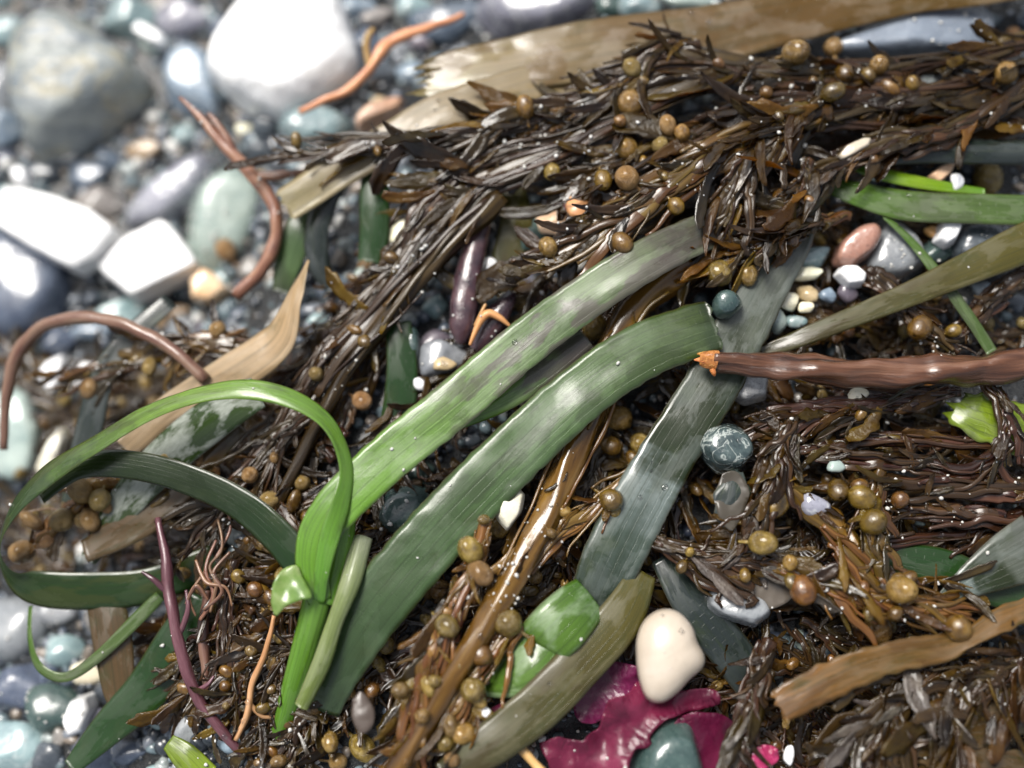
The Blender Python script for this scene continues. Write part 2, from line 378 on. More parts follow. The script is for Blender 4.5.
M['rust'] = eelgrass('dead_rust', [(0, (.20, .095, .02)), (.5, (.18, .095, .022)), (1, (.24, .11, .025))], sheen_dry=.3, sheen_dry_col=(.19, .12, .05), sheen_dry_scale=2.2, lines=3, tcol=(.4, .2, .04), dark=.6, transl=.32, rough=(.3, .6), coat=.1, va=.5, decay=.5, dcol=(.08, .035, .008))
M['choc'] = eelgrass('dead_brown', [(0, (.075, .042, .014)), (1, (.10, .058, .022))], sheen_dry=.3, sheen_dry_col=(.14, .10, .06), tcol=(.2, .1, .03), va=.5)
# sargassum
M['leafdark'] = organic('weed_leaf_dark', [(0.0066, 0.0037, 0.0012), (0.0246, 0.0135, 0.0033), (0.0574, 0.0336, 0.0074)], scale=2, bscale=4, rough=(.05, .22), transl=.28, tcol=(.32, .16, .02), hv=.5, coat=.35, bdist=.015, bump=.25, spec=.35)
M['leafmid'] = organic('weed_leaf_brown', [(0.0180, 0.0090, 0.0016), (0.0590, 0.0312, 0.0049), (0.1025, 0.0640, 0.0107)], scale=2, bscale=4, rough=(.05, .22), transl=.36, tcol=(.45, .23, .03), hv=.5, coat=.35, bdist=.015, bump=.25, spec=.35)
M['leafamber'] = organic('weed_leaf_amber', [(.05, .024, .003), (.12, .066, .008), (.20, .125, .022)], scale=2, bscale=4, rough=(.05, .22), transl=.45, tcol=(.55, .30, .03), hv=.4, coat=.35, bdist=.015, bump=.25, spec=.35)
M['leafwet'] = organic('weed_leaf_wet', [(0.0074, 0.0041, 0.0016), (0.0279, 0.0156, 0.0041), (0.0615, 0.0377, 0.0090)], scale=2, bscale=3, rough=(.05, .18), transl=.2, tcol=(.30, .15, .02), hv=.5, coat=.55, bdist=.015, bump=.15, spec=.4)
M['leafgrey'] = organic('weed_leaf_greyish', [(.028, .022, .016), (.07, .055, .042), (.13, .11, .085)], scale=3, bscale=5, rough=(.12, .4), transl=.2, tcol=(.3, .2, .1), hv=.3, coat=.5, bdist=.02, bump=.3)
M['stemdark'] = organic('weed_stem_dark', [(.008, .0042, .0016), (.030, .0155, .005), (.066, .037, .012)], kind='UV', scale=1, stretch=(.35, 7, 1), bscale=2.2, rough=(.12, .34), bump=.3, bdist=.0004, coat=.18, spec=.35)
M['stembrown'] = organic('weed_stem_brown', [(0.0205, 0.0098, 0.0025), (0.0697, 0.0353, 0.0074), (0.1230, 0.0722, 0.0197)], kind='UV', scale=1, stretch=(.3, 6, 1), bscale=2.5, rough=(.07, .24), bump=.3, bdist=.0004, coat=.35, spec=.35)
M['stemamber'] = organic('weed_stem_amber', [(.03, .012, .003), (.11, .05, .009), (.20, .105, .024)], kind='UV', scale=1, stretch=(.3, 6, 1), bscale=2.5, rough=(.07, .24), bump=.35, bdist=.0004, coat=.35, spec=.4)
M['stemred'] = organic('weed_stem_redbrown', [(0.0098, 0.0049, 0.0025), (0.0344, 0.0148, 0.0066), (0.0738, 0.0353, 0.0164)], kind='UV', scale=1, stretch=(.3, 6, 1), bscale=2.5, rough=(.07, .26), bump=.35, bdist=.0004, coat=.35, spec=.35)
M['blad'] = organic('bladder_olive', [(.085, .047, .007), (.19, .115, .020), (.34, .23, .07)], scale=1.4, bscale=6, rough=(.10, .34), bump=.4, bdist=.05, coat=.6, hv=.4, hh=.015)
M['bladdark'] = organic('bladder_brown', [(.05, .024, .004), (.11, .055, .008), (.19, .105, .018)], scale=1.1, bscale=4, rough=(.08, .22), bump=.2, bdist=.03, coat=.8, hv=.35)
M['bladdry'] = organic('bladder_tan', [(.14, .08, .02), (.24, .145, .042), (.34, .22, .08)], scale=1.3, bscale=6, rough=(.25, .5), bump=.5, bdist=.05, coat=.3, hv=.25)
# twigs and others
M['twigred'] = organic('twig_red_brown', [(.10, .045, .028), (.19, .09, .05), (.32, .19, .10)], kind='UV', scale=1, stretch=(1, 5, 1), rough=(.2, .5), bump=.5, bdist=.0004)
M['twigorange'] = organic('twig_orange', [(.35, .15, .05), (.50, .26, .10), (.62, .36, .14)], kind='UV', scale=1, stretch=(.8, 4, 1), rough=(.3, .5), bump=.3, coat=.2)
M['twigpink'] = organic('twig_pink', [(.10, .035, .028), (.17, .085, .06), (.19, .12, .085)], kind='UV', scale=1, stretch=(.8, 4, 1), rough=(.2, .5), bump=.4)
M['twigpurple'] = organic('twig_purple', [(.05, .015, .022), (.10, .035, .05), (.16, .07, .09)], kind='UV', scale=1, stretch=(.8, 4, 1), rough=(.1, .4), bump=.5, bdist=.0004)
M['root'] = organic('root_tan', [(.32, .16, .05), (.48, .28, .11), (.55, .36, .18)], kind='UV', scale=1, stretch=(1, 4, 1), rough=(.3, .6), bump=.3, coat=.2)
M['stick'] = organic('stick_wet', [(.010, .004, .002), (.045, .017, .008), (.09, .038, .020), (.14, .072, .045)], kind='UV', scale=1, stretch=(.35, 9, 1), bscale=1.8, rough=(.08, .4), bump=.8, bdist=.0006, coat=.35)
M['break'] = organic('broken_wood', [(.22, .07, .015), (.48, .18, .035), (.60, .32, .10)], scale=900, rough=(.3, .6), bump=.8, bdist=.0006, coat=.2)
M['magenta'] = organic('red_seaweed', [(.065, .005, .028), (.15, .013, .058), (.24, .032, .10)], scale=110, bscale=4, rough=(.2, .42), bump=.35, bdist=.0008, transl=.35, tcol=(.55, .03, .16), coat=.25, hv=.1)
M['pinkbit'] = organic('pink_seaweed', [(.35, .02, .10), (.55, .05, .2)], scale=150, rough=(.08, .2), transl=.3, tcol=(.8, .05, .25), coat=.8, hv=.1)
M['mussel'] = organic('purple_pod', [(.02, .012, .016), (.05, .025, .03), (.09, .05, .05)], scale=160, rough=(.06, .25), bump=.5, bdist=.0008, coat=.8)
M['shell'] = stone('shell_cream', (.42, .355, .27), (.50, .435, .345), (.54, .485, .405), scale=45, rough=(.22, .35), bump=.08, speck=0, coat=.5, hv=0)
M['white'] = stone('quartz_white', (.84, .84, .84), (.90, .90, .89), scale=60, rough=(.35, .6), bump=.2, speck=.12, coat=.3, hv=.03, veins=.25, veincol=(.6, .58, .52))
M['cream'] = stone('shell_chip', (.60, .56, .42), (.75, .72, .60), scale=200, rough=(.3, .5), bump=.3, speck=.1, hv=.12)
M['boulder'] = stone('layered_rock', (.15, .18, .20), (.30, .32, .30), (.42, .34, .20), scale=60, bump=1.2, veins=.5, veincol=(.45, .37, .22), speck=.35, coat=.08, stretch=(1, 1.9, 1), hv=0, rough=(.25, .5))
P_COL = {
 'blue grey': ((.10, .14, .18), (.17, .22, .27)), 'dark blue': ((.035, .048, .075), (.075, .095, .13)), 'teal grey': ((.11, .17, .18), (.20, .28, .28)),
 'pale grey green': ((.20, .26, .24), (.32, .38, .34)), 'charcoal': ((.022, .028, .035), (.055, .065, .075)), 'lilac grey': ((.11, .11, .14), (.20, .20, .24)),
 'grey brown': ((.13, .12, .11), (.22, .20, .18)), 'red brown': ((.26, .13, .085), (.36, .20, .14)), 'peach': ((.62, .36, .20), (.72, .48, .32)),
 'dark green': ((.018, .036, .034), (.045, .075, .066)), 'mid grey': ((.12, .13, .14), (.21, .22, .23)), 'tan': ((.30, .21, .11), (.42, .31, .18)),
 'white': ((.72, .71, .68), (.84, .83, .80)), 'cream': ((.58, .52, .36), (.72, .66, .50)), 'purple grey': ((.06, .05, .065), (.12, .10, .12)), 'orange': ((.45, .22, .06), (.62, .36, .12)),
}
for k, (a, b) in P_COL.items():
    a, b = tuple(min(.86, 1.25*q) for q in a), tuple(min(.86, 1.25*q) for q in b)
    M['p_'+k] = stone('pebble_'+k.replace(' ', '_'), a, b, scale=140, coat=.8, veins=.35 if k in ('teal grey', 'lilac grey', 'blue grey') else 0, speck=.4)
M['slab'] = stone('slab_blue_grey', (.13, .16, .20), (.20, .235, .28), scale=140, speck=.5, coat=.8, hv=0)
M['marble'] = stone('pebble_marbled', (.018, .03, .033), (.06, .085, .085), (.34, .38, .36), scale=260, veins=.6, veincol=(.5, .54, .5), speck=.4, rough=(.06, .2), coat=.9)
M['granite'] = stone('pebble_granite', (.22, .22, .22), (.5, .5, .49), scale=500, speck=.9, bump=.8)
M['gravel'] = stone('wet_gravel', (.05, .06, .07), (.16, .18, .18), (.24, .20, .16), scale=320, speck=.5, hv=0)
M['bed'] = stone('wet_sand', (.006, .008, .010), (.018, .019, .019), (.04, .036, .03), scale=700, speck=.6, bump=1.0, rough=(.2, .5), coat=.2, hv=0)
M['grain'] = stone('sand_grain', (.45, .43, .38), (.70, .69, .66), scale=900, speck=.1, hv=0)
m_, t_, b_, o_ = new_mat('water'); b_.inputs['Base Color'].default_value = (1, 1, 1, 1); b_.inputs['Roughness'].default_value = .02
b_.inputs['Transmission Weight'].default_value = 1; b_.inputs['IOR'].default_value = 1.33; M['water'] = m_

# ------------------------------------------------------------------ the beach
def grid_sheet():
    V = []; F = []; n = 240
    def ax(i, n, near, far):
        u = i/n*2-1; return near*u*1.0+(far-near)*math.copysign(abs(u)**7, u)
    for j in range(n+1):
        for i in range(n+1):
            X, Y = ax(i, n, 230, 3000), ax(j, n, 230, 3000)
            d = max(abs(X), abs(Y)); z = ground_mm(X, Y)+.7*nz(X*.25, Y*.25, 1)+.35*nz(X*.7, Y*.7, 2)
            V.append((X*MM, Y*MM, z*MM))
    for j in range(n):
        for i in range(n): a = j*(n+1)+i; F.append((a, a+1, a+n+2, a+n+1))
    o = link('beach', mesh_from('beach', V, F, M['bed'])); o['kind'] = 'structure'
grid_sheet()

# named places used for telling small things apart
LM = [('the layered grey rock', 80, 80), ('the big white stone', 285, 55), ('the long white slab', 60, 225), ('the white diamond-shaped stone', 150, 260),
      ('the orange twig', 390, 60), ('the torn tan blade', 395, 125), ('the bright green loop', 300, 395), ('the cream shell', 668, 655), ('the magenta seaweed', 610, 730),
      ('the orange-tipped stick', 850, 368), ('the marbled pebble', 727, 447), ('the folded green blade', 540, 640), ('the broad bright blade', 520, 345), ('the silvery grey blade', 670, 450),
      ('the olive blade', 900, 296), ('the mottled green blade', 930, 206), ('the rust-brown ribbon', 900, 660), ('the purple twig', 180, 630), ('the arched pink stem', 120, 325),
      ('the red-brown pebble', 858, 243), ('the eelgrass shoot', 300, 640), ('the torn lime flake', 990, 420), ('the dark pods', 470, 290), ('the red-brown forked twig', 250, 165),
      ('the thin green hook', 60, 670), ('the broad dark green band', 90, 585), ('the amber dead blade', 800, 25), ('the blue slab', 930, 25), ('the second broad blade', 430, 560)]
USED = set()
def where(px, py, skip=''):
    q = sorted((math.hypot(px-x, py-y), n, x, y) for n, x, y in LM if n != skip)
    d, n, x, y = q[0]
    dx, dy = px-x, py-y
    rel = ('below' if dy > 0 else 'above') if abs(dy) > .6*abs(dx) else 'beside'
    opts = []
    for i in range(6):
        for j in range(i+1, 7): opts.append((q[i][0]+q[j][0], f"between {q[i][1]} and {q[j][1]}"))
    opts.sort()
    near = 'touching' if d < 26 else ('just '+rel if rel != 'beside' else 'close beside') if d < 60 else rel
    return [f"{near} {n}"] + [o[1] for o in opts]
def unique(adj, px, py, skip=''):
    for k, wh in enumerate(where(px, py, skip)):
        l = f"{adj} {wh}"
        if l.lower() not in USED and len(l.split()) <= 16: USED.add(l.lower()); return l
    for extra in ('smooth', 'wet', 'glossy', 'blunt', 'rough', 'plain', 'shiny'):
        for wh in where(px, py, skip):
            l = f"{extra} {adj} {wh}"
            if l.lower() not in USED and len(l.split()) <= 16: USED.add(l.lower()); return l
    return adj

# ------------------------------------------------------------------ traced stones
def big_stone(name, poly, z, h, mat, label, cat='stone', seed=1, **k):
    c, V, F = outline_stone(poly, z, h, seed, **k)
    o = link(name, mesh_from(name, V, F, mat)); o.location = c; return tag(o, label, cat)
def gz(px, py):
    p = PG(px, py); return p.z/MM
big_stone('layered_rock', [(8, 75), (22, 28), (55, 8), (98, 28), (146, 72), (150, 90), (118, 122), (78, 138), (48, 160), (16, 132)], gz(80, 80)+6, 15, M['boulder'], 'large layered grey and tan rock among blue pebbles', seed=4, tilt=.4, rough=.05, p=12)
big_stone('white_stone', [(205, 66), (212, 38), (236, 8), (262, -24), (336, -22), (352, 20), (362, 56), (352, 88), (322, 104), (288, 122), (262, 112), (228, 96)], gz(285, 55)+7, 12, M['white'], 'largest white stone, rounded, beside the orange twig', seed=7, tilt=.3, p=24, rough=.04)
big_stone('white_stone', [(-14, 224), (2, 185), (40, 192), (100, 216), (123, 234), (100, 262), (74, 274), (50, 262), (24, 244)], gz(60, 225)+12, 6, M['white'], 'long white slab of stone with one rounded end', seed=8, tilt=.06, p=34, bev=False)
big_stone('white_stone', [(97, 268), (128, 240), (165, 222), (184, 240), (203, 268), (168, 286), (134, 300)], gz(150, 260)+10, 6, M['white'], 'flat diamond-shaped white stone beside the long slab', seed=9, tilt=.06, p=34, bev=False)
big_stone('white_stone', [(38, 376), (48, 362), (64, 354), (62, 380), (52, 396)], gz(50, 375)+8, 3, M['white'], 'small three-cornered white chip below the arched pink stem', seed=10)
big_stone('white_stone', [(74, 380), (84, 362), (96, 364), (88, 378), (78, 390)], gz(85, 375)+8, 3, M['white'], 'narrow white sliver beside the three-cornered chip', seed=11)
big_stone('white_stone', [(64, 722), (72, 700), (90, 694), (94, 708), (84, 732), (70, 736)], gz(78, 714)+6, 4, M['white'], 'small white stone below the thin green hook', seed=12)
big_stone('white_stone', [(132, 28), (138, 22), (152, 28), (166, 38), (164, 46), (150, 42), (136, 34)], gz(148, 34)+9, 2.5, M['white'], 'white oval pebble lying above the layered rock', seed=13, tilt=.1)
big_stone('white_stone', [(10, 172), (18, 166), (27, 170), (28, 182), (18, 186)], gz(18, 176)+10, 2.5, M['white'], 'little white chip above the long white slab', seed=15)
big_stone('pale_stone', [(-12, 470), (-10, 400), (10, 384), (30, 392), (44, 430), (34, 470), (12, 484)], gz(15, 430)+4, 6, M['p_pale grey green'], 'pale grey-white stone below the narrow white sliver', seed=16)
big_stone('shell_fragment', [(36, 470), (50, 440), (62, 428), (66, 440), (58, 462), (44, 480)], gz(50, 455)+12, 3, M['cream'], 'yellowish white shell fragment beside the pale grey-white stone', 'shell', seed=17)
big_stone('dark_blue_stone', [(-30, 280), (-20, 236), (10, 222), (50, 236), (72, 270), (66, 310), (40, 340), (0, 344)], gz(25, 285)+2, 9, M['p_dark blue'], 'big dark blue stone half under the long white slab', seed=18, tilt=.5, p=9)
big_stone('curved_grey_stone', [(122, 226), (136, 196), (170, 168), (206, 148), (222, 160), (212, 190), (180, 214), (142, 228)], gz(170, 190)+3, 7, M['p_lilac grey'], 'lilac grey stone with a pale vein above the diamond-shaped white stone', seed=19, tilt=.5, p=9)
big_stone('teal_stone', [(190, 240), (196, 190), (216, 168), (244, 164), (266, 186), (264, 222), (240, 262), (206, 266)], gz(228, 215)+2, 8, M['p_pale grey green'], 'speckled grey-green stone behind the forked red-brown twig', seed=20, tilt=.5, p=8)
big_stone('blue_stone', [(160, 76), (170, 50), (192, 42), (212, 54), (222, 96), (222, 118), (196, 112), (170, 100)], gz(192, 80)+3, 8, M['p_blue grey'], 'smooth blue grey stone tucked against the largest white stone', seed=21, tilt=.5, p=9)
big_stone('blue_slab', [(820, 46), (850, 34), (920, 12), (980, 2), (1004, 10), (1000, 40), (960, 50), (880, 54), (830, 52)], -4, 4, M['slab'], 'flat blue grey slab beneath the amber dead blade', seed=22, tilt=.2, p=14)
big_stone('grey_stone', [(480, 6), (500, -18), (560, -26), (600, -8), (596, 18), (556, 34), (506, 32)], gz(540, 5)+4, 9, M['p_lilac grey'], 'broad grey stone above the torn amber blade end', seed=23, tilt=.5, p=8)
big_stone('gravelly_stone', [(276, 128), (284, 112), (312, 104), (342, 112), (350, 130), (340, 146), (300, 148)], gz(312, 126)+5, 6, M['p_teal grey'], 'teal gravelly stone below the largest white stone', seed=24, tilt=.5, p=8)
big_stone('peach_stone', [(354, 122), (366, 108), (392, 98), (404, 98), (400, 110), (372, 124), (358, 130)], gz(378, 112)+8, 4, M['p_peach'], 'pinkish peach stone beside the torn tan blade', seed=25)
big_stone('peach_stone', [(190, 280), (204, 268), (218, 276), (228, 290), (212, 302), (192, 300)], gz(208, 287)+8, 3.5, M['p_peach'], 'angular orange chip beside the flat diamond-shaped white stone', seed=26, tilt=.2)
big_stone('marbled_pebble', [(698, 448), (706, 428), (728, 424), (750, 434), (756, 452), (742, 470), (716, 468)], 3.5, 5, M['marble'], 'dark marbled wet pebble lying against the silvery grey blade', 'pebble', seed=27, tilt=.4, p=8)
big_stone('red_brown_pebble', [(834, 262), (838, 244), (858, 226), (876, 222), (883, 234), (874, 252), (852, 266)], -1, 4.5, M['p_red brown'], 'flat red-brown pebble leaning on a grey stone', 'pebble', seed=28, tilt=.3, p=9)
big_stone('grey_stone', [(862, 272), (872, 240), (886, 216), (902, 222), (922, 244), (928, 262), (906, 280), (880, 282)], -5, 6, M['p_mid grey'], 'blue grey angular stone behind the flat red-brown pebble', seed=29, tilt=.4, p=10)
big_stone('grey_stone', [(948, 254), (956, 226), (984, 218), (1008, 232), (1010, 254), (984, 268), (958, 268)], -5, 6, M['p_charcoal'], 'wet dark grey stone below the mottled green blade', seed=30, tilt=.4, p=10)
big_stone('green_stone', [(712, 303), (716, 292), (728, 288), (740, 295), (743, 306), (732, 317), (718, 316)], 8, 3.5, M['p_dark green'], 'smooth dark green pebble resting at the end of the second broad blade', 'pebble', seed=31, tilt=.5, p=6)
big_stone('grey_stone', [(710, 590), (738, 588), (766, 600), (772, 612), (754, 626), (722, 616), (708, 604)], 0, 3.5, M['p_mid grey'], 'grey stone with white streaks above the cream shell', seed=32, tilt=.3)
big_stone('grey_stone', [(636, 776), (646, 742), (668, 726), (694, 732), (706, 776), (680, 800)], 1, 5, M['p_dark green'], 'dark grey-green stone sitting on the magenta seaweed', seed=33, tilt=.6, p=8)
big_stone('granite_chip', [(728, 392), (734, 376), (752, 372), (768, 378), (766, 396), (744, 402)], 0, 3.5, M['granite'], 'grainy white and grey chip under the orange-tipped stick', seed=34)
big_stone('cream_chip', [(496, 516), (502, 494), (516, 486), (524, 494), (520, 514), (508, 530)], 4, 2, M['cream'], 'cream coloured chip beside the second broad blade', 'shell', seed=35)
big_stone('dark_stone', [(376, 520), (382, 494), (404, 484), (426, 492), (432, 512), (416, 534), (390, 536)], -8, 6, M['p_dark green'], 'dark teal stone under the second broad blade', seed=36, tilt=.5, p=8)
big_stone('white_stone', [(936, 240), (942, 222), (956, 220), (962, 226), (956, 240), (946, 246)], 0, 2.5, M['white'], 'small clean white stone below the mottled green blade', seed=37)
big_stone('white_stone', [(836, 274), (842, 266), (856, 266), (866, 274), (864, 284), (848, 286)], 0, 2.5, M['white'], 'small white stone below the flat red-brown pebble', seed=38)
big_stone('cream_chip', [(838, 156), (846, 146), (864, 138), (872, 138), (870, 146), (852, 156), (842, 160)], 7, 1.6, M['shell'], 'long pinkish cream chip on dark seaweed above the lime blade', 'shell', seed=39, tilt=.1)
big_stone('peach_stone', [(926, 178), (940, 166), (956, 162), (950, 174), (938, 184)], -1, 2, M['p_peach'], 'pale peach triangular chip above the lime blade', seed=40)

# ------------------------------------------------------------------ pebbles placed one by one, then scattered ones
pebbles = []
def pebble(px, py, rx, ry, col, rot=0, z=None, p=9, planes=11, seed=None, adj=None, flat=.62, mat=None):
    seed = len(pebbles)+101 if seed is None else seed
    f = PX*MM
    rz = min(rx, ry)*flat*1.15
    if z is None:
        pos = PG(px, py, rz*PX*.35)
    else: pos = P(px, py, z)
    f *= (CAM-pos).length/.279
    V, F = pebble_geo(rx*f, ry*f, rz*f, seed, planes, p, 4 if max(rx, ry) > 14 else 3)
    o = link('pebble', mesh_from('pebble', V, F, mat or M['p_'+col])); o.location = pos
    o.rotation_euler = (rng.uniform(-.25, .25), rng.uniform(-.25, .25), R(-rot))
    s = 'tiny' if max(rx, ry) < 8 else 'small' if max(rx, ry) < 15 else 'medium' if max(rx, ry) < 26 else 'large'
    shp = 'long' if max(rx, ry) > 1.7*min(rx, ry) else 'rounded' if p < 8 else 'angular'
    tag(o, unique(adj or f'{s} {shp} {col} pebble', px, py), 'pebble', 'loose pebbles on the beach')
    pebbles.append((px, py, max(rx, ry))); return o
HAND = [
 # open beach
 (130, 20, 26, 20, 'teal grey', 0), (100, 205, 20, 18, 'grey brown', 0), (355, 8, 18, 14, 'blue grey', 0), (376, 18, 15, 12, 'grey brown', 0), (412, 8, 18, 15, 'teal grey', 0),
 (446, 24, 34, 24, 'dark blue', -10), (366, 44, 16, 14, 'dark blue', 0), (398, 50, 14, 10, 'mid grey', 0), (424, 40, 14, 12, 'purple grey', 0), (690, 2, 28, 14, 'pale grey green', 0),
 (640, 8, 24, 18, 'teal grey', 0), (610, 6, 16, 14, 'dark green', 0), (8, 30, 18, 16, 'teal grey', 0), (0, 90, 16, 26, 'mid grey', 0), (66, 158, 16, 10, 'charcoal', 0),
 (110, 160, 16, 11, 'dark blue', 20), (142, 150, 16, 12, 'tan', 0), (186, 135, 14, 12, 'teal grey', 0), (246, 130, 10, 8, 'cream', 0), (260, 150, 14, 10, 'charcoal', 0), (180, 20, 26, 18, 'lilac grey', 0),
 (225, 30, 16, 14, 'dark blue', 0), (160, 8, 22, 12, 'grey brown', 0), (86, 176, 20, 14, 'dark blue', 0), (36, 175, 18, 12, 'charcoal', 0), (250, 270, 14, 12, 'grey brown', 0), (178, 312, 10, 8, 'tan', 0),
 (92, 330, 22, 10, 'blue grey', 0), (130, 316, 24, 16, 'teal grey', -20), (182, 335, 16, 20, 'mid grey', 0), (120, 300, 12, 10, 'charcoal', 0), (236, 335, 18, 12, 'charcoal', 0), (60, 340, 18, 14, 'dark blue', 0), (205, 330, 10, 8, 'purple grey', 0),
 (270, 120, 18, 22, 'charcoal', 0), (345, 76, 12, 9, 'peach', 0), (378, 75, 20, 16, 'charcoal', 0), (410, 74, 14, 12, 'blue grey', 0), (356, 145, 12, 9, 'pale grey green', 0), (330, 160, 16, 12, 'dark blue', 0),
 # lower left
 (18, 628, 30, 34, 'mid grey', 0), (18, 690, 26, 22, 'dark blue', 0), (52, 706, 26, 24, 'dark green', 0), (16, 748, 36, 22, 'teal grey', 0), (96, 752, 22, 20, 'dark blue', 30), (56, 610, 18, 16, 'mid grey', 0), (66, 650, 20, 16, 'teal grey', 0), (88, 674, 16, 12, 'cream', 0),
 (50, 756, 16, 14, 'charcoal', 0), (110, 690, 14, 14, 'charcoal', 0), (98, 620, 14, 12, 'grey brown', 0), (128, 752, 18, 12, 'dark blue', 0), (4, 655, 12, 12, 'charcoal', 0), (240, 738, 22, 14, 'blue grey', -20), (300, 690, 14, 12, 'grey brown', 0), (232, 660, 14, 12, 'charcoal', 0), (262, 690, 12, 10, 'dark blue', 0),
 # gaps
 (410, 348, 13, 19, 'dark green', 0), (440, 358, 24, 22, 'mid grey', 0), (438, 342, 20, 13, 'purple grey', 0), (443, 364, 13, 7, 'tan', 5), (420, 385, 8, 6, 'white', 40), (402, 300, 10, 14, 'pale grey green', 0), (436, 306, 12, 12, 'teal grey', 20), (414, 398, 8, 12, 'lilac grey', 0),
 (490, 265, 5, 9, 'white', 10), (490, 287, 8, 6, 'pale grey green', 0), (488, 299, 8, 6, 'teal grey', 0), (496, 255, 4, 4, 'white', 0), (383, 297, 8, 9, 'mid grey', 0), (340, 284, 12, 10, 'blue grey', 0), (552, 223, 17, 13, 'peach', 0), (532, 232, 14, 22, 'dark green', 20), (402, 230, 22, 10, 'cream', -40),
 (806, 274, 17, 7, 'cream', -8), (810, 258, 17, 10, 'teal grey', -10), (788, 301, 11, 9, 'cream', 0), (806, 307, 8, 6, 'cream', 0), (808, 294, 11, 9, 'tan', 0), (828, 295, 9, 7, 'blue grey', 0), (777, 320, 11, 14, 'pale grey green', 0), (795, 322, 10, 8, 'teal grey', 0), (848, 292, 9, 11, 'purple grey', -30),
 (938, 250, 15, 11, 'dark green', 0), (934, 232, 8, 7, 'orange', 0), (958, 182, 6, 8, 'white', 0), (874, 176, 9, 5, 'pale grey green', 0), (812, 505, 14, 12, 'lilac grey', 20), (836, 466, 9, 8, 'pale grey green', 0), (857, 394, 9, 7, 'cream', 0), (812, 206, 8, 6, 'peach', 0), (790, 262, 9, 9, 'grey brown', 0),
 (900, 320, 14, 12, 'charcoal', 0), (880, 322, 12, 10, 'mid grey', 0), (865, 330, 10, 9, 'dark green', 0), (860, 270, 10, 8, 'charcoal', 0), (962, 240, 9, 8, 'mid grey', 0), (800, 640, 8, 12, 'pale grey green', -20), (822, 652, 8, 8, 'blue grey', 0), (789, 755, 6, 10, 'white', 10), (845, 690, 9, 8, 'mid grey', 0),
 (650, 335, 6, 5, 'cream', 0), (684, 312, 7, 5, 'cream', -10), (535, 510, 7, 8, 'mid grey', 0), (568, 480, 6, 7, 'white', 30), (485, 712, 5, 6, 'white', 0), (696, 760, 10, 8, 'charcoal', 0), (718, 640, 14, 12, 'charcoal', 0), (735, 660, 12, 9, 'dark blue', 0), (600, 640, 12, 10, 'charcoal', 0), (622, 660, 11, 8, 'purple grey', 0),
 (388, 620, 12, 10, 'charcoal', 0), (355, 700, 14, 11, 'dark green', 0), (470, 440, 9, 8, 'charcoal', 0), (420, 470, 14, 11, 'dark green', 0), (350, 360, 9, 8, 'charcoal', 0), (1012, 300, 12, 10, 'charcoal', 0), (985, 290, 10, 8, 'blue grey', 0), (640, 500, 9, 8, 'charcoal', 0), (690, 530, 9, 8, 'dark blue', 0),
 (790, 440, 10, 9, 'charcoal', 0), (815, 425, 11, 10, 'charcoal', 0), (800, 400, 9, 8, 'grey brown', 0), (880, 700, 12, 10, 'charcoal', 0), (790, 665, 9, 8, 'charcoal', 0), (770, 640, 10, 9, 'dark blue', 0),
]
ONTOP = {(812, 505): 5, (806, 274): -3, (788, 301): -2, (806, 307): -1.5, (808, 294): -2, (828, 295): -2, (777, 320): -2, (795, 322): -3, (836, 466): 3, (857, 394): 2, (874, 176): 2.5, (958, 182): 2, (812, 206): 5, (810, 258): -4, (790, 262): -4, (443, 364): -6, (420, 385): -7, (848, 292): -3, (938, 250): -5, (934, 232): -3, (485, 712): 4,
         (490, 265): -6, (490, 287): -7, (488, 299): -7, (440, 358): -9, (410, 348): -8, (568, 480): -3, (650, 335): 1, (684, 312): 1.5, (402, 230): -9, (789, 755): -3, (552, 223): -6, (532, 232): -8}
for (x, y, a, b, c, rot) in HAND:
    pebble(x, y, a, b, c, rot, ONTOP.get((x, y)), p=rng.choice((5, 6, 9, 11)))
COLS = ['blue grey']*4+['dark blue']*3+['teal grey']*4+['charcoal']*4+['mid grey']*3+['grey brown']*2+['purple grey', 'pale grey green', 'pale grey green', 'tan', 'white', 'lilac grey']
BIGS = [(80, 80, 78), (285, 50, 85), (60, 225, 60), (150, 260, 45), (25, 285, 55), (172, 190, 48), (228, 215, 46), (192, 80, 36), (540, 5, 55), (312, 126, 32), (15, 430, 34)]
def free(x, y, r, lst, k=.8):
    return all(math.hypot(x-a, y-b) > (r+c)*k for a, b, c in lst)
tries = 0
while len(pebbles) < 262 and tries < 20000:
    tries += 1
    q = rng.random()
    if q < .62: x, y = rng.uniform(-20, 480), rng.uniform(-30, 420)
    elif q < .9: x, y = rng.uniform(-20, 300), rng.uniform(590, 790)
    else: x, y = rng.uniform(200, 1040), rng.uniform(200, 790)
    if q < .62 and (x/500+y/430) > 1.12: continue
    r = rng.choice((6, 7, 8, 9, 10, 12, 14, 17)) if q < .9 else rng.uniform(6, 10)
    if not free(x, y, r, BIGS, .86) or not free(x, y, r, pebbles, .8): continue
    pebble(x, y, r*rng.uniform(.9, 1.35), r*rng.uniform(.75, 1.05), rng.choice(COLS), rng.uniform(0, 180), p=rng.choice((5, 6, 8, 10)))

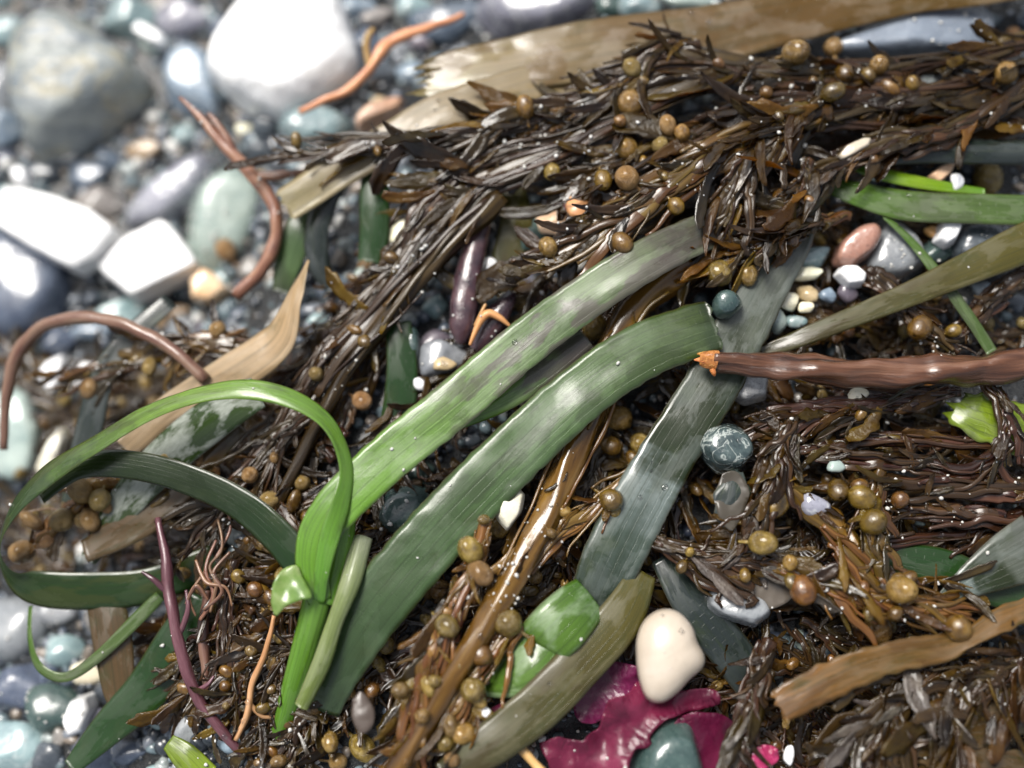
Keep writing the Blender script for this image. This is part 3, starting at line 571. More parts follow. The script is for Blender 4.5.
# countless small gravel between them: one object
def gravel():
    V = []; F = []; base = [pebble_geo(1, 1, .75, 900+i, 9, 7, 2) for i in range(8)]
    g = random.Random(5)
    for i in range(11000):
        X, Y = g.uniform(-170, 160), g.uniform(-130, 155)
        r = g.choice((.3, .4, .5, .6, .7, .8, .9, 1.1, 1.4, 1.9))*MM
        if i < 1500: X, Y = (g.uniform(-165, -10), g.uniform(-20, 150)) if i < 1050 else (g.uniform(-150, -45), g.uniform(-130, -35)); r = g.choice((1.1, 1.3, 1.5, 1.8, 2.2, 2.6))*MM
        z = ground_mm(X, Y)*MM+r*.25
        bv, bf = g.choice(base); k = len(V)
        rot = Matrix.Rotation(g.uniform(0, 6.28), 3, 'Z') @ Matrix.Rotation(g.uniform(-.5, .5), 3, 'X'); sx = g.uniform(.8, 1.4)
        for v in bv: V.append(rot @ Vector((v.x*r*sx, v.y*r, v.z*r)) + Vector((X*MM, Y*MM, z)))
        F.extend(tuple(a+k for a in f) for f in bf)
    m, t, bs, out = new_mat('gravel_mix')
    geo = t.nodes.new('ShaderNodeNewGeometry')
    cr = ramp(t, [(0, (.03, .037, .048)), (.25, (.08, .10, .13)), (.45, (.14, .19, .21)), (.64, (.20, .22, .25)), (.79, (.22, .18, .14)), (.88, (.34, .38, .37)), (.97, (.65, .64, .6))])
    cr.color_ramp.interpolation = 'CONSTANT'; t.links.new(geo.outputs['Random Per Island'], cr.inputs[0])
    v = coords(t, 'Object', 900, False); col = mixc(t, mapr(t, nze(t, v, 1, 4, .6), .4, .7, 0, .5), cr.outputs[0], (.03, .035, .04))
    t.links.new(col, bs.inputs['Base Color']); bs.inputs['Roughness'].default_value = .25; bs.inputs['Coat Weight'].default_value = .5; bs.inputs['Coat Roughness'].default_value = .08
    o = link('gravel', mesh_from('gravel', V, F, m)); o['kind'] = 'stuff'
gravel()

# ------------------------------------------------------------------ leaf and bladder shapes (unit size, shared)
def leaf_mesh(seed, mat, wid):
    r_ = random.Random(seed); n, c = 13, 5; V = []; F = []
    curl = r_.uniform(-.35, .35); fold = r_.uniform(-.2, .45); tw = r_.uniform(-.6, .6); bend = r_.uniform(-.55, .55)
    top = []; bot = []
    for i in range(n):
        s = i/(n-1); wv = wid*.5*((math.sin(math.pi*min(1, s*.94+.04)**.75)**.8) if seed % 30 < 10 else (s+.02)**.65*max(0, 1-s**5)**.5)+.012
        a = []; b = []
        for j in range(c):
            u = j/(c-1)*2-1; tooth = (1+.2*(i % 2)*abs(u)*s+.7*abs(u)*nz(s*5, u*2, seed))
            x = u*wv*tooth; z = fold*abs(x)+.04*nz(s*4, u*1.5, seed+3)
            ca, sa = math.cos(tw*s), math.sin(tw*s)
            p = Vector((x*ca-z*sa+bend*s*s, s*(1-.1*abs(curl)*s), x*sa+z*ca+curl*s*s*.5))
            a.append(len(V)); V.append(p); b.append(len(V)); V.append(p-Vector((0, 0, .016)))
        top.append(a); bot.append(b)
    for i in range(n-1):
        for j in range(c-1):
            F.append((top[i][j], top[i][j+1], top[i+1][j+1], top[i+1][j])); F.append((bot[i][j], bot[i+1][j], bot[i+1][j+1], bot[i][j+1]))
        F.append((top[i][0], top[i+1][0], bot[i+1][0], bot[i][0])); F.append((top[i][-1], bot[i][-1], bot[i+1][-1], top[i+1][-1]))
    for a, b in ((top[0], bot[0]), (top[-1], bot[-1])):
        for j in range(c-1): F.append((a[j], b[j], b[j+1], a[j+1]))
    return mesh_from('leaf', V, F, mat)
LEAF = {k: [leaf_mesh(10*i+s, M[k], wd) for i, wd in enumerate((.12, .16, .22, .30, .46, .14, .20, .26, .36, .18, .13, .24))] for s, k in enumerate(('leafdark', 'leafmid', 'leafamber', 'leafgrey', 'leafwet'))}
def bladder_mesh(seed, mat, elong):
    n, c = 18, 18; V = []; F = []
    for i in range(n+1):
        s = i/n
        if s < .22: y = -2.0+s/.22*.95; r = .14+.03*nz(s*9, seed, 0)
        else:
            th = (s-.22)/.78*math.pi; y = -math.cos(th)*elong+.0; r = max(.14 if th < .5 else .0, math.sin(th))
            if th < .5: y = -1.05*elong+(th/.5)*(1.05*elong-math.cos(.5)*elong)
        for j in range(c):
            a = 2*math.pi*j/c; q = r*(1+.13*nz(math.cos(a)*1.3+seed, math.sin(a)*1.3, s*3)+.03*nz(math.cos(a)*5+seed, math.sin(a)*5, s*11))
            V.append(Vector((q*math.cos(a), y, q*math.sin(a))))
    for i in range(n):
        for j in range(c): k = (j+1) % c; F.append((i*c+j, i*c+k, (i+1)*c+k, (i+1)*c+j))
    F.append(tuple(range(c))[::-1]); F.append(tuple(n*c+j for j in range(c)))
    return mesh_from('air_bladder', V, F, mat)
BLAD = {k: [bladder_mesh(7*i+s, M[k], e) for i, e in enumerate((1.0, 1.08, 1.2, 1.4))] for s, k in enumerate(('blad', 'bladdark', 'bladdry'))}
def frame(pos, d, up, sx, sy, sz):
    d = d.normalized(); x = d.cross(up); x = x.normalized() if x.length > 1e-6 else Vector((1, 0, 0)); z = x.cross(d)
    m = Matrix(((x.x*sx, d.x*sy, z.x*sz, pos.x), (x.y*sx, d.y*sy, z.y*sz, pos.y), (x.z*sx, d.z*sy, z.z*sz, pos.z), (0, 0, 0, 1)))
    return m

# ------------------------------------------------------------------ wireweed strands: stem > side_branch, leaf, air_bladder
FRONDS = []
def strand(label, pts, r=8, leaves=40, blads=4, mats=('leafdark', 'leafmid'), stem='stemdark', spread=16, lsize=(22, 46), side=4, seed=None, bl='bladdark', bsize=(4.5, 7.5), name='wireweed_strand', n=70, div=(6, 30), bare=0.0, tw=3.5):
    seed = len(FRONDS)+1 if seed is None else seed
    g = random.Random(seed*77+3)
    W = to_world(pts, (1,)); S, L = spline(W, n); cen = [Vector(s[:3]) for s in S]
    for i, c in enumerate(cen):
        c += Vector((nz(i*.13, seed, 0), nz(i*.13, seed, 5), .8*nz(i*.13, seed, 9)))*min(3.0, r*.3)*PX*MM
    sc_ = [s[3] for s in S]
    root = thing(name, label, 'seaweed', cen[0].copy(), 'strands of brown wireweed')
    o = root.location
    rad = [r*.5*PX*MM*k*(1-.45*i/(n-1)) for i, k in enumerate(sc_)]
    V, F, uv = tube_geo(cen, rad, 12, o, .8, .18, seed, 4)
    link('stem', mesh_from('stem', V, F, M[stem], uv), root)
    def at(t):
        i = min(n-2, int(t*(n-1))); f = t*(n-1)-i; return cen[i].lerp(cen[i+1], f), (cen[i+1]-cen[i]).normalized(), sc_[i]
    for k in range(int(side*3.2)):
        t0 = g.uniform(0, .6); t1 = min(1, t0+g.uniform(.25, .6)); ph = g.uniform(0, 6.28); tn = g.uniform(-tw, tw); m = 30; cc = []; rr = []; band = g.random() < .2; wide = g.uniform(2.2, 3.6) if band else g.uniform(.7, 1.9)
        flare = g.choice((.05, .15, .3, .5, .9))*spread; sgn = g.choice((-1, 1))
        for i in range(m):
            u = i/(m-1); c, T, s = at(t0+(t1-t0)*u); Nn = T.cross(Vector((0, 0, 1))).normalized(); B = Nn.cross(T)
            ro = (r*.55+1)*PX*MM*s; a = ph+tn*u
            cc.append(c+Nn*(math.cos(a)*ro+sgn*flare*u*u*PX*MM*s)+B*(abs(math.sin(a))*ro*.7)+Vector((nz(u*5, seed+k, 1), nz(u*5, seed+k, 4), nz(u*5, seed+k, 8)))*.7*MM)
            rr.append(PX*MM*s*wide*(min(2.3, max(1.3, r*.16)))*(.55+.45*math.sin(u*3.0+.25))*(1+.35*nz(u*9, k, seed)))
        V, F, uv = tube_geo(cc, rr, 8, o, .13 if band else .45 if wide > 1.1 else .8, .15, k+seed, 0)
        link('branchlet', mesh_from('branchlet', V, F, M[stem], uv), root)
    for k in range(min(int(leaves*.6), 100)):
        t = g.uniform(bare, 1)**.95; c, T, s = at(t); Nn = T.cross(Vector((0, 0, 1))).normalized(); B = Vector((0, 0, 1))
        a = g.uniform(-.25, math.pi+.25); off = Nn*math.cos(a)*g.uniform(.2, 1)*spread*.45*PX*MM*s + B*(r*.4*abs(math.sin(a))*PX*MM+g.uniform(0, .8)*MM)
        dv = R(g.uniform(*div))*g.choice((-1, 1)) if g.random() > .12 else R(g.uniform(-80, 80))
        d = Matrix.Rotation(dv+.25*math.cos(a), 3, 'Z') @ T; d.z += g.uniform(-.18, .22)
        up = (Vector((0, 0, 1))+Vector((g.uniform(-1, 1), g.uniform(-1, 1), 0))*.75).normalized()
        ln = g.uniform(*lsize)*PX*MM*s*g.choice((.7, 1, 1.2, 1.5)); wx = ln*g.uniform(.7, 1.1)
        link('leaf', g.choice(LEAF[g.choice(mats)]), root, frame(c+off-o, d, up, wx, ln, wx))
    for k in range(min((blads+1)//2, 100)):
        t = g.uniform(.05, 1); c, T, s = at(t); Nn = T.cross(Vector((0, 0, 1))).normalized(); sg = g.choice((-1, 1)); rb = g.uniform(*bsize)*PX*MM
        d = (Nn*sg+T*g.uniform(-.5, 1)+Vector((0, 0, g.uniform(-.1, .5)))).normalized()
        link('air_bladder', g.choice(BLAD[bl]), root, frame(c-o+d*(rb*2.1)+Vector((0, 0, r*.3*PX*MM)), d, Vector((g.uniform(-.5, .5), .2, 1)), rb*g.uniform(.82, 1.05), rb*g.uniform(.95, 1.2), rb*g.uniform(.82, 1.05)))
    FRONDS.append((root, cen)); return root

D2, MD = ('leafdark', 'leafwet', 'leafmid'), ('leafdark', 'leafmid', 'leafwet', 'leafamber')
MA = ('leafmid', 'leafamber', 'leafamber', 'leafwet')
D3 = ('leafdark', 'leafwet', 'leafdark', 'leafwet', 'leafamber')
# --- low, mostly hidden strands that fill the depth of the heap
LOW = [((1040, 140), (800, 175), (640, 250)), ((1040, 100), (860, 140), (700, 130)), ((760, 110), (640, 150), (540, 210)), ((660, 70), (560, 120), (440, 160)),
       ((540, 130), (470, 165), (420, 205)), ((430, 200), (350, 300), (290, 400)), ((400, 330), (330, 430), (260, 500)), ((330, 330), (250, 420), (170, 480)), ((250, 330), (170, 380), (90, 440)), ((280, 420), (190, 480), (100, 560)),
       ((340, 480), (260, 540), (200, 620)), ((300, 560), (240, 620), (190, 700)), ((520, 420), (470, 480), (420, 560)), ((480, 560), (430, 640), (330, 720)), ((620, 400), (590, 480), (560, 560)), ((700, 420), (650, 520), (560, 600)),
       ((860, 400), (760, 430), (640, 460)), ((1040, 420), (900, 440), (780, 420)), ((1040, 470), (900, 500), (740, 520)), ((1040, 540), (900, 560), (700, 560)), ((900, 480), (830, 520), (760, 600)), ((1040, 640), (930, 690), (820, 740)),
       ((1040, 700), (930, 730), (860, 780)), ((780, 560), (730, 640), (700, 740)), ((960, 300), (880, 320), (780, 340)), ((1040, 330), (960, 340), (860, 345)), ((560, 620), (500, 700), (430, 780)), ((380, 640), (320, 700), (260, 780)), ((200, 380), (120, 400), (40, 440)), ((160, 440), (90, 490), (30, 540)), ((720, 160), (690, 260), (600, 300)), ((660, 240), (620, 300), (560, 380)),
       ((1040, 600), (960, 620), (860, 610)), ((700, 480), (620, 470), (560, 440)), ((800, 620), (860, 640), (930, 620))]
lg = random.Random(44)
for (xa, xb, ya, yb, cnt, ang, dv_) in ((690, 1020, 390, 620, 13, 8, 35), (760, 1030, 620, 770, 8, -35, 40), (190, 450, 560, 770, 9, 60, 30), (490, 680, 390, 640, 7, 55, 25), (30, 300, 390, 570, 6, -30, 25), (560, 760, 560, 700, 4, -40, 30), (760, 1020, 240, 350, 5, 15, 30), (20, 300, 350, 570, 14, -35, 40), (370, 470, 430, 540, 5, 50, 25), (150, 330, 560, 700, 4, 60, 35), (440, 560, 300, 430, 3, 50, 25)):
    for _ in range(cnt):
        x, y = lg.uniform(xa, xb), lg.uniform(ya, yb); a_ = R(ang+lg.uniform(-dv_, dv_)); h_ = lg.uniform(45, 85)
        LOW.append(((x+h_*math.cos(a_), y-h_*math.sin(a_)), (x+lg.uniform(-14, 14), y+lg.uniform(-14, 14)), (x-h_*math.cos(a_), y+h_*math.sin(a_))))
for i, q in enumerate(LOW):
    zb = -9 if q[1][0] > 420 else -11
    def zz(x, y): return max(zb, gz(x, y)+3.5) if x < 420 else zb
    pts = [(x, y, (gz(x, y)+4 if x < 420 else zb)+rng.uniform(-1, 2), 1) for x, y in q]
    strand(unique('dark low strand of brown wireweed', q[1][0], q[1][1]), pts, r=rng.uniform(7, 12), leaves=70, blads=8, mats=D2 if i % 3 else MD, stem=rng.choice(('stemdark', 'stemdark', 'stemred')), spread=44, lsize=(18, 44), div=(8, 60), side=6, bl=rng.choice(('bladdark', 'blad')), bsize=(4.5, 8), n=50)
# --- the big upper fan
UP = [
 ('topmost leafy strand along the edge of the amber dead blade', [(1040, 42, 3), (960, 60, 4), (860, 72, 4), (760, 72, 5), (680, 66, 5), (620, 84, 4), (570, 106, 2)], 12, 60, 3, 26),
 ('glossy strand draped from the blue slab down to the pair of dark pods', [(1040, 62, 4), (950, 92, 5), (850, 104, 5), (760, 118, 6), (690, 160, 7), (630, 200, 7), (566, 236, 5), (540, 262, 2)], 15, 80, 4, 28),
 ('thick twisted strand running above the broad bright blade', [(830, 112, 7), (760, 130, 8), (715, 158, 9), (665, 190, 9), (612, 222, 8), (560, 256, 6), (514, 276, 3)], 17, 80, 2, 26),
 ('ribbed strand leading from the bladder cluster to the long bare stem', [(780, 62, 4), (700, 84, 5), (640, 112, 5), (580, 146, 4), (520, 172, 2), (470, 196, 0), (430, 236, -2), (392, 290, -4), (346, 348, -6), (310, 392, -8)], 14, 60, 3, 22),
 ('dark strand crossing over the torn tan blade', [(690, 66, 3), (620, 90, 4), (550, 114, 3), (480, 132, 2), (410, 142, 1), (340, 150, -2), (280, 158, -5)], 13, 64, 5, 15),
 ('frayed strand hanging past the short green blade tip', [(640, 112, 2), (560, 138, 2), (500, 152, 1), (450, 178, 0), (420, 214, -2), (408, 262, -4), (370, 310, -6), (330, 350, -8)], 13, 60, 4, 24),
 ('pale-sheened strand beneath the blue slab', [(1040, 90, 2), (960, 106, 3), (880, 96, 3), (800, 92, 3), (740, 108, 2)], 15, 60, 3, 30),
 ('leafy strand below the pale-sheened one', [(1040, 128, 1), (960, 112, 2), (890, 124, 3), (820, 120, 4), (760, 152, 3)], 12, 56, 2, 28),
 ('curled leafy strand drooping over the end of the broad bright blade', [(820, 100, 9), (770, 140, 10), (742, 176, 10), (726, 214, 9), (700, 250, 5)], 10, 50, 2, 40),
 ('short leafy strand hanging beside the silvery grey blade', [(810, 160, 8), (796, 200, 8), (772, 232, 7), (742, 252, 6)], 9, 36, 1, 28),
 ('dark leafy strand lying over the mottled green blade tip', [(850, 216, 5), (800, 226, 6), (760, 236, 6), (720, 262, 3)], 9, 36, 1, 24),
 ('knotted strand below the bladder cluster', [(720, 130, 6), (680, 140, 6), (640, 150, 5), (600, 172, 4), (565, 192, 2)], 12, 56, 2, 30),
 ('strand with ruffled leaves at the bend of the tan blade', [(700, 44, 5), (660, 50, 6), (630, 80, 6), (580, 112, 4), (530, 130, 2)], 10, 56, 2, 28),
 ('broad strand running under the pale chip', [(1040, 84, 5), (950, 130, 6), (880, 150, 6), (810, 186, 6)], 13, 44, 0, 22),
]
for ui, (lb, pts, r, lv, bl_, sp) in enumerate(UP): strand(lb, pts, r*1.15, int(lv*1.2), bl_, D3 if ui % 3 == 1 else MD if 'curled' in lb or 'ruffled' in lb or 'short' in lb else D2, 'stembrown' if ui % 4 == 2 else 'stemdark', sp, (26, 62), side=7, n=80)
# --- named single stems
strand('long bare dark stem slanting above the bright green loop', [(500, 196, 1), (450, 246, 0), (392, 312, -3), (345, 376, -5), (312, 436, -7), (268, 520, -9), (235, 580, -11)], 20, 16, 0, D2, 'stemdark', 20, (16, 30), side=1)
strand('second dark stem beside the long bare one', [(430, 222, -2), (380, 290, -5), (330, 345, -7), (300, 400, -9), (250, 470, -11)], 15, 36, 2, D2, 'stemdark', 26, (18, 36), side=5)
strand('amber-brown stem passing under both broad green blades', [(690, 262, 3), (640, 300, 1), (610, 350, 0), (592, 410, 1), (566, 470, 2), (545, 520, 4), (515, 575, 6), (470, 650, 6), (430, 714, 5), (390, 780, 4)], 34, 10, 2, MA, 'stemamber', 12, (16, 34), side=1, bl='blad')
strand('forked brown stem carrying bladders below the second broad blade', [(690, 420, 0), (640, 470, 1), (590, 510, 2), (548, 540, 3), (505, 590, 4), (470, 640, 4)], 11, 22, 6, MA, 'stemamber', 30, (18, 34), side=5, bl='blad')
strand('bladder-laden strand beside the second broad blade', [(486, 520, 6), (474, 560, 6), (452, 606, 6), (432, 650, 6), (412, 700, 5), (400, 740, 5)], 12, 46, 8, MA, 'stemamber', 34, (20, 40), side=6, bl='blad', bsize=(6, 9.5))
strand('leafy brown strand along the lower edge of the picture', [(520, 620, 4), (470, 680, 4), (430, 730, 3), (380, 780, 1)], 12, 46, 8, MA, 'stemamber', 46, (20, 40), side=6, bl='blad', bsize=(5, 9))
strand('stubby strand with tan bladders beside the magenta seaweed', [(500, 640, 3), (470, 690, 2), (470, 730, 2), (450, 780, 1)], 9, 34, 6, MA, 'stemamber', 40, (18, 36), side=4, bl='blad', bsize=(5, 9))
strand('stout brown stem leading to the pale chip', [(1000, 96, 3), (930, 126, 4), (880, 150, 4), (820, 176, 3), (770, 204, 2), (720, 236, 1)], 20, 14, 1, MD, 'stembrown', 22, (22, 44), side=1)
strand('slanting amber stem below the blue grey pebble', [(770, 474, 4), (800, 500, 4), (836, 540, 4), (872, 584, 4), (908, 606, 3)], 19, 22, 5, MA, 'stemamber', 44, (22, 46), side=2, bl='bladdark', bsize=(6, 10))
strand('tangled strand spreading around the bladders beside the rust-brown ribbon', [(760, 560, 3), (820, 580, 4), (870, 600, 4), (920, 600, 3), (980, 590, 2)], 13, 46, 5, MA, 'stemamber', 50, (24, 48), side=7, bl='bladdark', bsize=(6, 10))
strand('bladder-tipped strand under the dark horizontal stems', [(880, 470, 3), (866, 510, 4), (880, 560, 4), (896, 600, 3)], 12, 24, 3, MD, 'stembrown', 34, (20, 40), side=4, bl='bladdark', bsize=(6, 10))
for lb, pts, r in (('upper dark red stem in the horizontal bundle', [(1040, 440, 0), (960, 444, 1), (880, 442, 1), (800, 450, 1), (760, 452, 0)], 15),
                   ('middle dark red stem in the horizontal bundle', [(1040, 488, 1), (960, 486, 2), (880, 482, 2), (830, 490, 1)], 22),
                   ('lowest dark red stem in the horizontal bundle', [(1040, 524, 0), (960, 514, 1), (900, 506, 1), (850, 490, 1)], 16),
                   ('pale-ridged stem at the head of the horizontal bundle', [(1010, 440, 4), (970, 468, 4), (920, 462, 3), (860, 456, 3), (790, 448, 2)], 13),
                   ('crossing stem behind the horizontal bundle', [(1040, 500, -2), (980, 530, -2), (900, 540, -2), (820, 560, -2)], 13),
                   ('forked red-brown stem crossing the thin green blade', [(1040, 270, -1), (990, 300, -2), (960, 330, -2), (930, 350, -3)], 22),
                   ('thin red stem beside the torn lime flake', [(985, 380, 4), (1000, 410, 5), (1004, 440, 5), (1000, 470, 3), (1030, 500, 1)], 15)):
    strand(lb, pts, r*.8, 30, 0, D2, 'stemred', 24, (16, 34), side=2, tw=1.2)
strand('leafy strand under the orange-tipped stick', [(960, 392, 1), (900, 400, 1), (840, 410, 2), (780, 424, 2), (740, 440, 1)], 10, 50, 1, D2, 'stemred', 36, (20, 40), side=6)
strand('brown strand running from the olive blade towards the orange-tipped stick', [(860, 270, -1), (890, 296, 0), (920, 326, 0), (960, 352, 1)], 15, 26, 1, D2, 'stemdark', 24, (18, 34), side=5)
strand('greyish flaky strand beside the marbled pebble', [(790, 420, 3), (776, 470, 5), (756, 520, 5), (742, 560, 3)], 15, 40, 1, ('leafgrey', 'leafmid', 'leafdark'), 'stemdark', 36, (24, 48), side=6)
strand('slick purple-sheened strand above the grey streaked stone', [(640, 540, 0), (700, 556, 2), (760, 562, 3), (800, 576, 3)], 12, 44, 3, ('leafdark', 'leafgrey', 'leafmid'), 'stemdark', 44, (24, 50), side=6)
strand('grey tattered strand under the rust-brown ribbon', [(960, 640, -1), (910, 690, 2), (880, 730, 3), (860, 780, 2)], 14, 90, 0, ('leafgrey', 'leafdark', 'leafmid', 'leafwet'), 'stemdark', 60, (26, 56), side=7, div=(10, 60))
strand('dark tattered strand in the shadowed corner', [(1040, 644, 1), (980, 690, 3), (930, 730, 4)], 13, 80, 0, ('leafmid', 'leafdark', 'leafwet'), 'stemdark', 60, (26, 60), side=6, div=(10, 60))
strand('dark purple strand hanging beside the cream shell', [(770, 640, 1), (752, 690, 2), (740, 740, 2), (730, 790, 1)], 14, 40, 0, ('leafdark', 'leafgrey'), 'stemred', 30, (24, 48), side=6)
strand('wiry strand between the purple twig and the eelgrass shoot', [(236, 560, -8), (226, 620, -9), (240, 680, -10), (220, 740, -11)], 10, 40, 2, MD, 'stemred', 50, (18, 34), side=6)
strand('blurred tan-brown strand under the arched pink stem', [(260, 350, -12), (190, 345, -15), (120, 365, -19), (60, 380, -22)], 14, 50, 5, MD, 'stembrown', 50, (24, 46), side=6, bl='bladdry', bsize=(7, 10))
strand('bladder-rich strand inside the eelgrass ring', [(220, 470, -11), (150, 480, -13), (90, 500, -15), (40, 540, -18)], 11, 46, 12, MD, 'stembrown', 50, (22, 40), side=6, bl='bladdry', bsize=(5.5, 10))
strand('frizzy strand where the green loop meets the dark stems', [(330, 400, -6), (280, 440, -8), (230, 500, -9), (180, 560, -11)], 10, 56, 6, D2, 'stemdark', 50, (18, 34), side=8, div=(10, 60), bl='bladdry')

# ------------------------------------------------------------------ eelgrass plant in the middle
pl = thing('eelgrass_plant', 'bright green eelgrass plant with a flat shoot and long arching blades', 'eelgrass', P(318, 590, 5))
blade_part('shoot', pl, [(276, 745, -9, 20), (288, 700, -4, 22), (302, 650, 1, 25), (314, 605, 5, 27), (318, 580, 6, 24)], M['shoot'], camber=.3, thick=1.2, n=40)
blade_part('long_blade', pl, [(320, 602, 5, 21.6, 0), (314, 580, 6.5, 28.8, 0), (313, 556, 8, 34.2, 0), (320, 530, 9, 39.6, 0), (343, 500, 10, 45.0, 0), (392, 454, 10, 46.8, 0), (450, 407, 10, 47.7, 0), (520, 347, 10, 46.8, 0), (585, 298, 10, 45.0, 0), (640, 263, 11, 43.2, 0), (685, 240, 10.5, 39.6, 4), (712, 230, 8, 37.8, 0), (724, 236, 3, 34.2, 0), (726, 250, -2, 30.6, 0)], M['main'], n=130, cross=11, camber=.02, wave=.45, edge=.05)
blade_part('sheath', pl, [(326, 604, 4.5, 24, 0), (336, 570, 5, 26, 15), (344, 535, 5.5, 24, 25), (350, 506, 6, 14, 20)], M['shoot'], n=40, camber=.2)
blade_part('loop_blade', pl, [(319, 604, 5, 10.1, 0), (322, 570, 9.3, 15.1, 0), (330, 536, 11.3, 18.5, 10), (342, 502, 12, 18.5, 35), (347, 468, 11.5, 16.8, 45), (332, 428, 12, 18.5, 45), (300, 402, 13, 20.2, 25), (250, 389, 13, 21.0, 10), (200, 394, 11, 18.5, 20), (145, 414, 8, 20.2, 25), (95, 444, 5, 21.8, 25), (48, 474, 2, 25.2, 20), (14, 508, -2, 21.8, 35), (-1, 545, -7, 18.5, 55), (8, 574, -12, 21.8, 40), (34, 588, -15, 37.0, 20), (90, 592, -16, 40.3, 22), (150, 586, -16, 37.0, 20), (215, 560, -17, 33.6, 10)], M['loop'], n=170, camber=.05, wave=.3)
blade_part('dark_blade', pl, [(318, 592, 4, 30, 0), (302, 566, 5.5, 34, -10), (270, 530, 6, 34, -18), (228, 498, 5, 32, -20), (170, 474, 3, 30, -20), (118, 464, 0, 28, -14), (76, 468, -3, 24, 0), (40, 496, -6, 18, 10)], M['darkg'], n=80, camber=.05)
gp = 'ribbon blades of eelgrass'
def eb(label, pts, mat, **k): return blade('eelgrass', label, 'eelgrass', pts, M[mat], gp, **k)
eb('second broad green blade curving to the dark green pebble', [(322, 712, -6, 32.0), (338, 665, -1, 50.8), (366, 618, 3, 58.3), (408, 566, 5, 60.2), (460, 508, 6, 60.2), (522, 446, 7, 58.3), (584, 390, 7.5, 56.4), (640, 352, 7.5, 56.4), (690, 332, 7, 54.5), (716, 324, 6, 50.8)], 'second', n=110, cross=11, camber=.025, torn=(0, 6), wave=.7, edge=.06)
eb('short pale blade caught between the two broad green ones', [(452, 416, 4, 30), (500, 394, 5, 36), (545, 366, 5, 34), (585, 336, 4, 26)], 'main', n=50, camber=.08)
eb('silvery grey blade running down from the upper fan', [(806, 205, 0, 38), (788, 246, 2, 44), (762, 290, 3.5, 50), (738, 335, 4, 54), (710, 388, 4, 54), (672, 448, 3.5, 54), (634, 515, 3, 58), (606, 572, 2, 56), (590, 610, 0, 40)], 'grey', n=100, cross=11, camber=.02, wave=.7, edge=.06)
eb('worn olive blade lying over the magenta seaweed', [(644, 572, 1, 26), (622, 616, 4, 42), (582, 662, 6, 44), (535, 710, 6, 44), (480, 752, 5, 38), (440, 775, 3, 20)], 'olive', n=70, camber=.05, wave=.6)
fo = thing('folded_eelgrass', 'folded bright green blade beside the worn olive one', 'eelgrass', P(545, 640, 4), gp)
blade_part('leaf_fold', fo, [(592, 596, 4, 44, 0), (578, 608, 6, 50, 0), (560, 626, 7, 54, 0), (544, 642, 6, 52, 0), (538, 650, 3, 50, 0)], M['fold'], n=40, camber=.06)
blade_part('leaf_fold', fo, [(548, 622, 3, 24, 0), (546, 644, 4.5, 44, 8), (530, 662, 5, 50, 14), (508, 676, 3.5, 40, 18), (484, 684, 0, 24, 20)], M['fold'], n=40, camber=.08)
eb('dark green blade with chalky dried patches inside the loop', [(258, 392, -3, 34), (222, 412, -4, 44), (180, 444, -7, 46), (140, 484, -10, 42), (105, 530, -14, 30), (88, 560, -17, 18)], 'patch', n=60)
eb('thin green hook of a blade on the lower pebbles', [(30, 606, -20, 9, 40), (30, 640, -19, 9, 40), (40, 668, -19, 10, 20), (66, 677, -18, 10, 0), (100, 655, -17, 12, 0), (140, 616, -16, 14, 0), (160, 596, -16, 12, 0)], 'mottle', n=60, cross=5)
eb('dull green blade sloping away under the purple twig', [(200, 596, -14, 26), (178, 640, -15, 44), (146, 690, -18, 46), (108, 728, -20, 36), (70, 768, -22, 18)], 'deep', n=50)
eb('short dark green blade showing under the torn tan blade', [(378, 150, -5, 26), (374, 190, -5, 31), (374, 230, -6, 32), (370, 262, -8, 28)], 'deep', n=40, torn=(4, 4), camber=.12)
eb('dark slate blade curving down from the tan blade', [(352, 166, -9, 20), (330, 192, -9, 24), (316, 228, -10, 26), (318, 262, -12, 24), (332, 290, -15, 12)], 'slate', n=40, camber=.15)
eb('pale grey-green blade tip beside the dark slate one', [(312, 200, -13, 26), (300, 228, -13, 32), (288, 262, -15, 30), (280, 292, -17, 18)], 'second', n=40)
eb('dark green blade standing in the gap above the broad bright blade', [(398, 322, -5, 26), (402, 370, -6, 32), (398, 412, -8, 34), (388, 450, -10, 32)], 'deep', n=40)
eb('olive blade slanting across the pebbles', [(1040, 236, 5, 42), (1000, 254, 5, 38), (955, 274, 5, 31), (905, 296, 4.5, 25), (850, 318, 4, 21), (800, 338, 3, 18), (762, 352, 1, 12)], 'olive', n=70, camber=.05, wave=.6)
eb('mottled green blade entering beside the peach chip', [(826, 184, 1, 14), (852, 192, 2, 26), (900, 204, 3, 33), (960, 208, 4, 33), (1040, 210, 4, 33)], 'mottle', n=60, wave=.4)
eb('narrow lime blade glowing above the mottled one', [(850, 166, 1, 6), (880, 174, 2, 14), (930, 184, 2.5, 13), (985, 192, 2, 8)], 'lime', n=40, cross=5)
eb('thin green blade passing under the olive one', [(884, 216, 2, 5), (910, 240, 2, 9), (940, 276, 2.5, 12), (966, 312, 2, 13), (992, 352, 1, 12)], 'mottle', n=50, cross=5)
eb('silver-grey blade tip above the rust-brown ribbon', [(1040, 544, 5, 62), (1005, 562, 5, 50), (970, 582, 4, 30), (940, 600, 2, 10)], 'grey', n=40)
eb('green blade half buried beneath the silver-grey tip', [(880, 556, -2, 24), (940, 566, -1, 36), (1000, 590, 0, 34), (1045, 600, 0, 30)], 'deep', n=40)
eb('dark slate blade slipping down beside the cream shell', [(664, 556, -3, 28), (690, 600, -2, 38), (722, 640, -3, 42), (760, 690, -6, 40)], 'slate', n=40)
